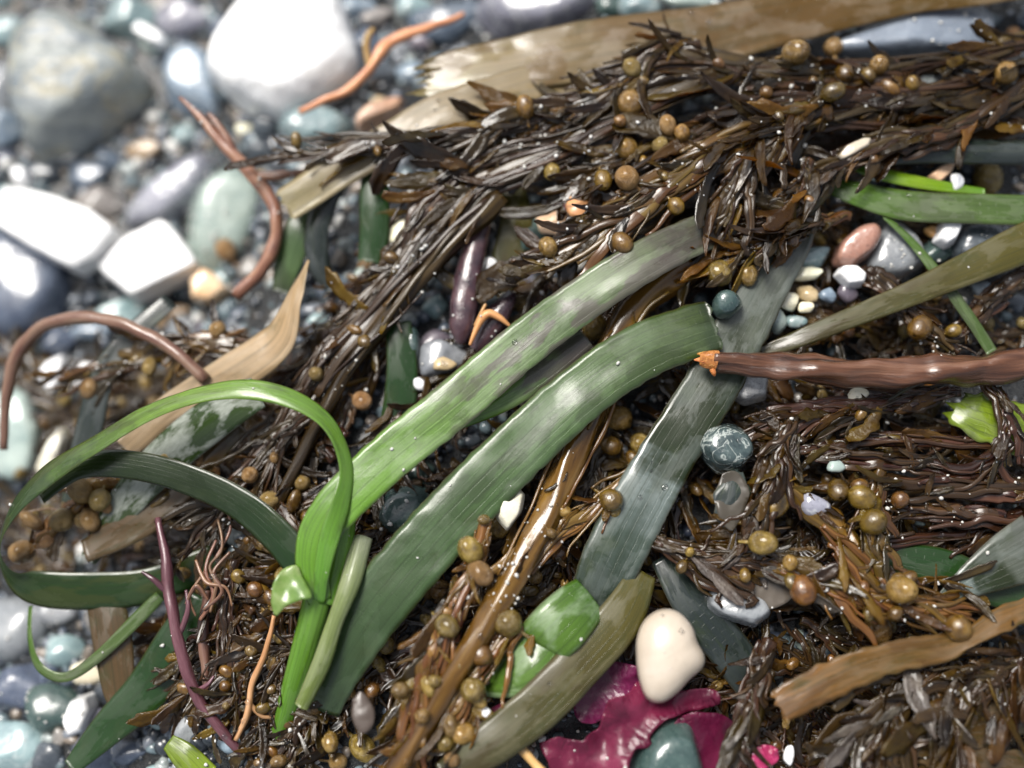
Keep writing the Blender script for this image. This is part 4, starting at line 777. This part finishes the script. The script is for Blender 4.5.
eb('torn lime flake with a jagged edge behind the thin red stem', [(956, 404, 1, 30), (975, 414, 2.5, 46), (1005, 424, 3, 52), (1045, 438, 3, 54)], 'yelgreen', n=50, torn=(22, 0), edge=.25)
eb('yellow-green blade scrap at the lower edge', [(168, 742, -14, 16), (184, 756, -13, 26), (206, 778, -13, 28)], 'yelgreen', n=24)
eb('dim grey-green blade under the arched pink stem', [(70, 520, -24, 26), (86, 440, -21, 30), (110, 360, -18, 26), (170, 300, -17, 20)], 'slate', n=40)
eb('pale narrow shoot beside the bright green one', [(362, 535, 4, 20), (350, 580, 7, 20), (334, 622, 6, 16), (320, 664, 4, 18), (300, 708, 0, 14)], 'pale', n=50, camber=.3, thick=1)
eb('olive scrap of blade in the gap beside the dark pods', [(512, 186, -5, 26), (516, 222, -5, 34), (506, 262, -7, 32), (498, 300, -9, 20)], 'olive', n=30)
eb('small green leaf lying in the gap under the bladders', [(566, 166, -3, 10), (580, 178, -3, 14), (604, 194, -3, 8)], 'mottle', n=20)

# ------------------------------------------------------------------ dead blades
gd = 'dead brown blades'
def db(label, pts, mat, **k): return blade('dead_seaweed', label, 'dead seaweed', pts, M[mat], gd, **k)
db('wide amber dead blade along the top with a torn pale end', [(1060, -26, -1, 44), (980, -16, 0, 48), (900, -6, 0, 52), (800, 14, 0, 60), (700, 36, 0, 70), (600, 48, 0, 72), (520, 62, -1, 66), (460, 72, -2, 56), (420, 80, -3, 40)], 'amber', n=110, cross=21, torn=(0, 60), camber=.02, wave=.8)
db('torn tan blade lying below the wide amber one', [(640, 50, -2, 50), (560, 76, -1, 50), (500, 94, 0, 46), (440, 112, 0, 44), (380, 146, -2, 42), (330, 176, -4, 40), (284, 206, -6, 38)], 'tan', n=80, torn=(0, 8), camber=.02, wave=.8)
db('dry buff blade twisting down to the green loop', [(308, 260, -3, 6, 60), (302, 276, -3.5, 16, 50), (290, 306, -4, 28, 35), (276, 338, -5, 42, 15), (246, 364, -7, 44, 0), (206, 388, -9, 38, -10), (166, 414, -11, 34, -20), (126, 450, -13, 26, -30)], 'buff', n=60, camber=.06, wave=1.2)
db('buff shred of dead blade inside the eelgrass ring', [(240, 424, -9, 20), (190, 474, -10, 34), (140, 520, -12, 38), (84, 552, -15, 24)], 'choc', n=40, camber=.04, wave=1.2)
db('rust-brown ribbon lying across the dark lower corner', [(1040, 604, 6, 20, 20), (1000, 620, 6, 24, 30), (968, 638, 6, 18, 35), (940, 648, 6.5, 27, 10), (890, 658, 7, 29, 0), (840, 676, 7, 33, 0), (800, 696, 7, 33, 0), (778, 708, 6.5, 29, 0)], 'rust', n=90, torn=(0, 10), camber=.02, edge=.18, wave=1.0)
db('brown dead blade hanging below the broad dark green band', [(104, 596, -18, 38), (112, 640, -18, 40), (118, 690, -19, 32), (122, 716, -20, 14)], 'choc', n=36)
db('brown leafy flap behind the mottled green blade', [(1040, 108, -1, 40), (985, 126, 1, 44), (940, 140, 2, 26), (910, 146, 2, 10)], 'choc', n=40, wave=1)
db('dark curved flap above the mottled green blade', [(890, 160, 3, 10), (930, 150, 5, 24), (980, 148, 6, 28), (1045, 150, 6, 28)], 'slate', n=40, camber=.3)
db('pale translucent flap in the lower corner', [(1045, 706, -1, 46), (990, 716, 1, 54), (940, 732, 2, 44), (896, 744, 1, 24)], 'choc', n=50, cross=13, wave=2.0, torn=(0, 30), edge=.3)
db('second pale flap below the translucent one', [(1045, 776, 0, 34), (980, 766, 1, 36), (920, 772, 1, 22)], 'choc', n=40, wave=1.6, torn=(0, 20), edge=.3)
db('brown thin flap beside the pale translucent one', [(870, 712, 2, 18), (890, 706, 3, 24), (914, 700, 3, 14)], 'choc', n=24)
db('greyish flat flake beside the marbled pebble', [(738, 470, 5, 10), (735, 486, 6, 28), (730, 508, 6, 34), (728, 528, 5, 12)], 'buff' if False else 'slate', n=24, edge=.4, torn=(4, 6))

# ------------------------------------------------------------------ twigs, sticks, stems
def twig(name, label, cat, paths, mat, base=None, **k):
    t = thing(name, label, cat, P(*paths[0][0][:3]))
    for i, p in enumerate(paths): stem_part('stem' if i == 0 else 'branch', t, p, M[mat], rough=.25, seed=i, **k)
    return t
twig('branched_twig', 'orange twig lying across the largest white stone', 'twig', [[(300, 112, -16, 7), (325, 100, -15, 8), (350, 88, -15, 10), (372, 66, -15, 11), (388, 44, -15, 13), (420, 30, -15, 11), (446, 22, -15, 8), (464, 14, -15, 5)], [(370, 66, -15, 8), (366, 50, -14, 8), (368, 36, -13, 8), (374, 29, -13, 5)]], 'twigorange')
twig('branched_twig', 'red-brown forked twig standing over the speckled stone', 'twig', [[(236, 296, -16, 13), (262, 268, -14, 15), (276, 236, -12, 14), (274, 206, -11, 14), (258, 182, -10, 15), (240, 162, -9, 14), (218, 138, -8, 11), (198, 115, -7, 8), (180, 98, -7, 4)], [(240, 164, -9, 11), (228, 142, -8, 10), (216, 122, -7, 8), (208, 114, -7, 5)], [(252, 176, -10, 10), (280, 176, -10, 10), (310, 170, -9, 7)]], 'twigred')
twig('arched_stem', 'arched pink stem with a fluffy dark end', 'twig', [[(206, 380, -8, 13), (180, 356, -7, 13), (150, 336, -7, 13), (124, 324, -8, 14), (88, 318, -10, 13), (54, 322, -12, 14), (30, 336, -14, 15), (14, 360, -16, 13), (6, 400, -19, 11), (4, 450, -22, 8)]], 'twigpink')
twig('branched_twig', 'purple twig with short side shoots over the dark green band', 'twig', [[(158, 518, -8, 7), (166, 556, -7, 10), (170, 596, -7, 12), (178, 640, -7, 12), (192, 684, -8, 11), (214, 722, -9, 10), (244, 756, -10, 9)], [(168, 592, -7, 6), (154, 580, -6, 5), (142, 572, -6, 3)], [(196, 692, -8, 6), (208, 684, -7, 4), (214, 676, -7, 2)], [(178, 636, -7, 6), (188, 610, -6, 5), (186, 590, -6, 3)]], 'twigpurple')
twig('dry_root', 'thin tan root beside the eelgrass shoot', 'root', [[(274, 616, -3, 4), (266, 650, -4, 6), (252, 684, -5, 6), (248, 712, -6, 7), (236, 740, -8, 5)], [(250, 704, -6, 5), (262, 716, -7, 4), (276, 716, -8, 3)]], 'root')
twig('dry_root', 'short tan twig below the worn olive blade', 'root', [[(516, 744, 2, 8), (528, 756, 2, 9), (546, 776, 2, 9)]], 'root')
twig('root_twig', 'dark red stem behind the purple twig', 'twig', [[(206, 590, -10, 9), (204, 640, -11, 10), (206, 690, -11, 8)]], 'twigpink')
st = thing('broken_stick', 'glossy brown horizontal stick with a broken orange tip', 'stick', P(700, 360, 9))
stem_part('stem', st, [(712, 360, 9, 20), (740, 363, 9, 21), (800, 368, 9, 25), (860, 372, 9, 26), (930, 372, 9, 28), (1045, 362, 9, 27)], M['stick'], n=90, sides=18, rough=.22, ridges=3)
stem_part('broken_tip', st, [(700, 359, 9, 12), (706, 360, 9.1, 15), (716, 361, 9.1, 19.5)], M['break'], n=20, sides=18, rough=.35)
for k_, (y0, x1, y1, w_) in enumerate(((356, 697, 354, 8), (361, 694, 360, 9), (366, 701, 366, 7), (369, 715, 376, 6))):
    stem_part('splinter', st, [(712, y0, 9.5, w_), ((712+x1)/2, (y0+y1)/2, 9.5, w_*.8), (x1, y1, 9.1, 1.5)], M['break'], n=12, sides=8, rough=.4)
sb = thing('cut_stub', 'cut purple stub of stem with a pale top in the gap', 'stick', P(580, 225, -4))
stem_part('stem', sb, [(582, 232, -9, 30), (581, 222, -4, 28), (580, 210, 2, 26), (580, 205, 4, 30)], M['twigpurple'], n=20, sides=14, rough=.3)
stem_part('cut_face', sb, [(580, 205.5, 4.0, 29), (580, 203.8, 4.8, 27)], M['root'], n=6, sides=14, rough=.3)
for lb, pts in (('large dark purple pod standing in the pebble gap', [(484, 218, -4, 18), (474, 250, -4, 26), (466, 290, -4, 30), (462, 325, -5, 26), (460, 345, -6, 10)]), ('smaller dark pod leaning beside the larger one', [(512, 292, -4, 12), (500, 312, -4, 24), (486, 334, -5, 24), (474, 350, -6, 10)])):
    c, r = wire(pts, 40); V, F, uv = tube_geo(c, r, 16, c[0], .75, .12, 3)
    o = link('dark_pod', mesh_from('dark_pod', V, F, M['mussel'], uv)); o.location = c[0]; tag(o, lb, 'pod', 'dark pods')
twig('torn_scrap', 'pale orange scrap of root between the dark pods', 'root', [[(470, 345, -2, 3), (478, 325, -1, 7), (488, 314, 0, 9), (500, 318, 0, 6), (510, 326, -1, 3)], [(476, 326, -1, 5), (482, 312, 0, 4), (486, 304, 0, 3)]], 'twigorange')
twig('root_tangle', 'orange-brown root tangle between the purple twig and the shoot', 'root', [[(216, 540, -7, 3), (206, 570, -6, 4), (214, 596, -6, 5), (200, 620, -7, 4)], [(206, 570, -6, 3), (190, 596, -6, 3), (196, 616, -7, 2)], [(214, 560, -6, 2), (230, 530, -7, 3), (226, 506, -8, 2)], [(208, 600, -6, 3), (196, 586, -5, 4), (186, 604, -6, 3)], [(230, 552, -6, 3), (214, 572, -5, 4), (222, 592, -5, 4), (204, 610, -6, 3)], [(196, 560, -6, 3), (206, 582, -5, 4), (226, 588, -5, 3), (232, 606, -6, 2)], [(218, 520, -6, 3), (222, 548, -5, 3), (210, 566, -5, 3), (216, 584, -5, 4), (210, 612, -6, 3)]], 'twigred')

# ------------------------------------------------------------------ cream shell valve
def shell():
    poly = [(636, 664), (636, 640), (644, 620), (660, 609), (678, 611), (692, 625), (698, 642), (705, 656), (703, 668), (690, 680), (677, 694), (662, 703), (648, 700), (640, 685)]
    n = 72; W, _ = spline([(*P(x, y, 4),) for x, y in poly+poly[:1]], n+1); W = [Vector(w_) for w_ in W[:n]]
    c = sum(W, Vector())/n; V = []; F = []; rings = 16; H = 5.2*MM
    apex = c+(P(690, 655, 4)-c)*.25
    for k in range(rings):
        t = k/(rings-1)*.97+.03
        for i in range(n):
            p = apex.lerp(W[i], t)-c; p.z = H*(max(0, 1-t**2.6))**.62*(1+.01*nz(i*.1, t*8)); V.append(p)
    for k in range(rings):
        t = 1-k/(rings-1)*.97
        for i in range(n):
            p = (apex.lerp(W[i], t*.96)-c); p.z = max(-.5*MM, (H-1.1*MM)*(max(0, 1-t**2.6))**.62-.5*MM); V.append(p)
    R2 = rings*2
    for k in range(R2-1):
        for i in range(n): j = (i+1) % n; F.append((k*n+i, k*n+j, (k+1)*n+j, (k+1)*n+i))
    F.append(tuple(range(n))[::-1]); F.append(tuple((R2-1)*n+i for i in range(n)))
    o = link('clam_shell', mesh_from('clam_shell', V, F, M['shell'])); o.location = c
    o.rotation_euler = (0, 0, 0); tag(o, 'cream oval shell lying domed side up on dark weed', 'shell')
shell()

# ------------------------------------------------------------------ thin sheets of red seaweed
def sheet(name, label, cat, poly, z, mat, amp=2.0, freq=.09, thick=.15, jit=3, ruf=0, seed=1, group=None):
    import bmesh
    bm = bmesh.new(); W, _ = spline([(x, y, 0.) for x, y in poly+poly[:1]], len(poly)*6)
    vs = [bm.verts.new((x+jit*nz(x*.06, y*.06, seed), y+jit*nz(x*.06, y*.06, seed+4), 0)) for x, y, _ in W[:-1]]
    f = bm.faces.new(vs); bmesh.ops.triangulate(bm, faces=[f])
    for _ in range(6):
        e = [e for e in bm.edges if e.calc_length() > 4.5]
        if not e: break
        bmesh.ops.subdivide_edges(bm, edges=e, cuts=1); bmesh.ops.triangulate(bm, faces=bm.faces[:])
    c = P(sum(p[0] for p in poly)/len(poly), sum(p[1] for p in poly)/len(poly), z)
    WL = [(q[0], q[1]) for q in W]
    for v in bm.verts:
        x, y = v.co.x, v.co.y; bd = min((math.hypot(x-a_, y-b_), k_) for k_, (a_, b_) in enumerate(WL))
        h = z+ruf*math.exp(-bd[0]/9)*(nz(bd[1]*.21, seed)*2.2)+amp*(nz(x*freq*.2, y*freq*.2, seed)*1.5+.22*nz(x*freq*.6, y*freq*.6, seed+2)); v.co = P(x, y, h)-c
    bmesh.ops.recalc_face_normals(bm, faces=bm.faces[:])
    xs = [p[0] for p in poly]; ys = [p[1] for p in poly]; ua = bm.loops.layers.uv.new('uv'); ub = bm.loops.layers.uv.new('t')
    for f_ in bm.faces:
        for lp in f_.loops:
            q_ = lp.vert.co; ua_ = (q_.x/MM/10, q_.y/MM/10+.5); lp[ua].uv = ua_; lp[ub].uv = (min(1, max(0, .5+ua_[0])), ua_[1])
    me = bpy.data.meshes.new(name); bm.to_mesh(me); bm.free(); me.materials.append(mat); me.polygons.foreach_set('use_smooth', [True]*len(me.polygons))
    o = link(name, me); o.location = c; sm = o.modifiers.new('thickness', 'SOLIDIFY'); sm.thickness = thick*MM; sm.offset = 0
    return tag(o, label, cat, group)
sheet('red_seaweed', 'glossy magenta seaweed sheet under the cream shell', 'seaweed', [(540, 742), (556, 738), (580, 744), (596, 730), (606, 706), (624, 690), (650, 684), (690, 690), (716, 690), (718, 704), (690, 712), (664, 722), (650, 738), (652, 746), (634, 752), (620, 780), (560, 780)], 1.5, M['magenta'], 5.0, seed=3, ruf=1.6, jit=5)
sheet('red_seaweed', 'dark purple seaweed sheet behind the grey-green stone', 'seaweed', [(680, 716), (712, 712), (736, 726), (740, 760), (724, 790), (684, 790), (664, 760), (668, 736)], -2, M['magenta'], 2.5, seed=5, ruf=1.6)
sheet('red_seaweed', 'dark red seaweed lobe beside the bladder strand', 'seaweed', [(478, 716), (500, 704), (524, 706), (520, 730), (498, 748), (476, 744)], 0, M['magenta'], 2.0, seed=6, ruf=1.6)
sheet('red_seaweed', 'purple seaweed fold between the worn olive blade and the shell', 'seaweed', [(570, 690), (600, 664), (640, 668), (640, 690), (610, 716), (580, 724)], -3, M['magenta'], 2.0, seed=8, ruf=1.6)
sheet('red_seaweed', 'small bright pink seaweed scrap at the lower edge', 'seaweed', [(752, 752), (764, 744), (776, 748), (780, 758), (770, 766), (756, 776), (748, 770)], 2, M['pinkbit'], 1.2, seed=9, ruf=1.6)
sheet('weed_flake', 'purplish grey flat flake beside the greyish flaky strand', 'seaweed', [(722, 474), (736, 472), (748, 486), (746, 506), (734, 530), (722, 522), (714, 500)], 6, M['leafgrey'], 1.0, seed=10)
sheet('weed_flake', 'pale pinkish flake beside the grey streaked stone', 'seaweed', [(734, 580), (762, 574), (788, 588), (790, 600), (764, 612), (744, 600)], 1, M['leafgrey'], 1.0, seed=12)
sheet('weed_flake', 'torn grey-brown flake below the bladder strand', 'seaweed', [(352, 700), (362, 692), (372, 706), (372, 728), (360, 732), (352, 720)], 5, M['leafgrey'], 1.0, seed=13)

cl = sheet('curled_leaf', '', '', [(271, 602), (273, 584), (282, 570), (296, 565), (302, 576), (312, 596), (300, 600), (286, 606), (276, 616)], 8, M['curl'], 3.5, seed=21, jit=.6)
cl.parent = pl; cl.location = cl.location-pl.location; del cl['label']; del cl['category']

# ------------------------------------------------------------------ bladders that stand out, each on the strand nearest to it; grains on whatever lies on top
bpy.context.view_layer.update(); dg = bpy.context.evaluated_depsgraph_get()
BL = [(651, 34, 9, 'blad'), (796, 52, 12, 'blad'), (833, 47, 9, 'blad'), (844, 73, 10, 'bladdark'), (879, 65, 9, 'blad'), (868, 75, 8, 'bladdark'), (833, 92, 10, 'bladdark'), (1006, 73, 10, 'blad'), (988, 178, 16, 'blad'), (1013, 33, 6, 'bladdry'), (766, 93, 7, 'bladdark'), (631, 103, 15, 'blad'), (626, 148, 12, 'blad'), (627, 178, 13, 'bladdry'),
      (592, 159, 9, 'blad'), (552, 172, 9, 'blad'), (525, 107, 10, 'bladdark'), (668, 125, 9, 'bladdry'), (682, 133, 9, 'blad'), (660, 145, 9, 'bladdry'), (620, 121, 7, 'bladdark'), (632, 68, 9, 'bladdry'), (603, 180, 10, 'bladdark'), (676, 206, 9, 'bladdark'), (548, 247, 10, 'blad'), (622, 243, 11, 'bladdark'), (720, 273, 15, 'blad'), (748, 275, 10, 'blad'), (742, 288, 7, 'blad'),
      (523, 303, 13, 'blad'), (594, 327, 16, 'blad'), (618, 418, 16, 'blad'), (611, 446, 11, 'bladdark'), (640, 444, 12, 'blad'), (611, 500, 14, 'bladdark'), (375, 252, 12, 'bladdry'), (366, 267, 9, 'bladdry'), (392, 258, 7, 'bladdark'), (362, 401, 10, 'bladdry'), (316, 374, 8, 'bladdry'),
      (499, 527, 12, 'blad'), (470, 550, 14, 'blad'), (480, 573, 14, 'bladdry'), (462, 536, 9, 'bladdry'), (508, 623, 17, 'blad'), (447, 626, 12, 'blad'), (482, 655, 12, 'bladdark'), (473, 690, 12, 'blad'), (464, 734, 11, 'blad'), (386, 645, 10, 'blad'), (363, 748, 14, 'blad'), (330, 742, 9, 'blad'), (338, 762, 9, 'bladdry'), (486, 519, 7, 'blad'), (559, 552, 11, 'bladdark'), (535, 577, 8, 'blad'), (430, 592, 8, 'bladdry'), (405, 600, 9, 'bladdark'), (440, 590, 11, 'blad'), (345, 668, 7, 'bladdry'), (372, 690, 9, 'bladdark'), (452, 760, 8, 'bladdry'), (400, 690, 8, 'blad'), (484, 520, 6, 'blad'),
      (763, 543, 13, 'blad'), (803, 590, 16, 'bladdark'), (862, 498, 14, 'bladdark'), (873, 522, 16, 'bladdark'), (902, 590, 16, 'blad'), (878, 629, 18, 'blad'), (958, 628, 14, 'bladdark'), (838, 490, 11, 'bladdark'), (920, 328, 12, 'bladdark'), (790, 563, 8, 'blad'), (668, 560, 6, 'blad'), (690, 552, 5, 'blad'), (900, 500, 9, 'bladdark'),
      (302, 482, 9, 'bladdry'), (270, 500, 10, 'bladdry'), (250, 475, 9, 'bladdry'), (262, 520, 8, 'bladdry'), (80, 490, 13, 'bladdry'), (62, 520, 12, 'bladdry'), (46, 540, 10, 'bladdry'), (112, 470, 10, 'bladdry'), (86, 440, 10, 'bladdry'), (108, 440, 9, 'bladdry'), (22, 552, 12, 'bladdry'), (176, 309, 9, 'bladdry'), (150, 322, 8, 'bladdry'), (124, 482, 12, 'bladdry'), (90, 520, 10, 'bladdry'), (228, 420, 9, 'bladdry'), (226, 250, 11, 'bladdry'), (100, 500, 11, 'bladdry'), (70, 480, 9, 'bladdry'), (168, 322, 7, 'bladdry'), (262, 390, 8, 'bladdry'), (285, 555, 8, 'bladdry'), (20, 500, 10, 'bladdry')]
g = random.Random(3)
for (x, y, r, k) in BL:
    r = r if r < 12 else 12+(r-12)*.45
    d = (P(x, y, 0)-CAM).normalized(); ok, hit, nrm, _4, _5, _6 = sc.ray_cast(dg, CAM, d)
    if not ok or _5.name.startswith(('eelgrass', 'long_blade', 'leaf_fold', 'loop', 'dark_blade', 'dead', 'pebble', 'shoot')): continue
    rr = .94*r*PX*MM*(hit-CAM).length/.279
    pos = hit-d*rr*.32
    root = min(FRONDS, key=lambda f: min((c-pos).length for c in f[1][::4]))
    near = min(root[1], key=lambda c: (c-pos).length); ax = pos-near
    ax = Vector((ax.x, ax.y, max(-.2, min(.35, ax.z)) * .3)); ax = ax.normalized() if ax.length > 1e-5 else Vector((1, 0, 0))
    ax = (ax+Vector((g.uniform(-.4, .4), g.uniform(-.4, .4), g.uniform(0, .3)))).normalized()
    link('air_bladder', g.choice(BLAD[k][:3]), root[0], frame(pos-root[0].location, ax, Vector((g.uniform(-.5, .5), .2, 1)), rr*g.uniform(.94, 1.04), rr*g.uniform(.94, 1.08), rr*g.uniform(.92, 1.04)))
bpy.context.view_layer.update(); dg = bpy.context.evaluated_depsgraph_get()
def grains(name, count, sizes, mat, seed, base, region, hemi=False):
    g = random.Random(seed); V = []; F = []
    clumps = [(g.uniform(*region[0]), g.uniform(*region[1])) for _ in range(90)]
    for i in range(count):
        if g.random() < .82: cx, cy = g.choice(clumps); X, Y = g.gauss(cx, 4.5), g.gauss(cy, 4.5)
        else: X, Y = g.uniform(*region[0]), g.uniform(*region[1])
        ok, hit, nrm, idx, ob, _ = sc.ray_cast(dg, Vector((X*MM, Y*MM, .08)), Vector((0, 0, -1)))
        if not ok or nrm.z < .25: continue
        if (ob.parent and ob.parent.name.startswith(('eelgrass', 'broken', 'folded')) or ob.name.startswith(('eelgrass', 'dead', 'clam', 'red'))) and g.random() < .85: continue
        r = g.choice(sizes)*MM; q = nrm.to_track_quat('Z', 'Y').to_matrix(); k = len(V); sx, sy = g.uniform(.8, 1.3), g.uniform(.8, 1.2)
        for v in base[g.randrange(len(base))][0]: V.append(hit+q @ Vector((v.x*r*sx, v.y*r*sy, v.z*r*(.45 if hemi else .8)))+nrm*r*(.1 if hemi else .5))
        F.extend(tuple(a+k for a in f) for f in base[0][1])
    o = link(name, mesh_from(name, V, F, mat)); o['kind'] = 'stuff'; return o
grains('sand_grains', 1300, (.14, .17, .2, .24, .28, .34, .42, .6), M['grain'], 21, [pebble_geo(1, 1, 1, 700+i, 9, 7, 1) for i in range(5)], ((-140, 135), (-105, 125)))
grains('water_droplets', 420, (.3, .4, .5, .6, .8), M['water'], 22, [(ICO[3][0], ICO[3][1])], ((-135, 132), (-103, 115)), True)
print('objects', len(bpy.data.objects))
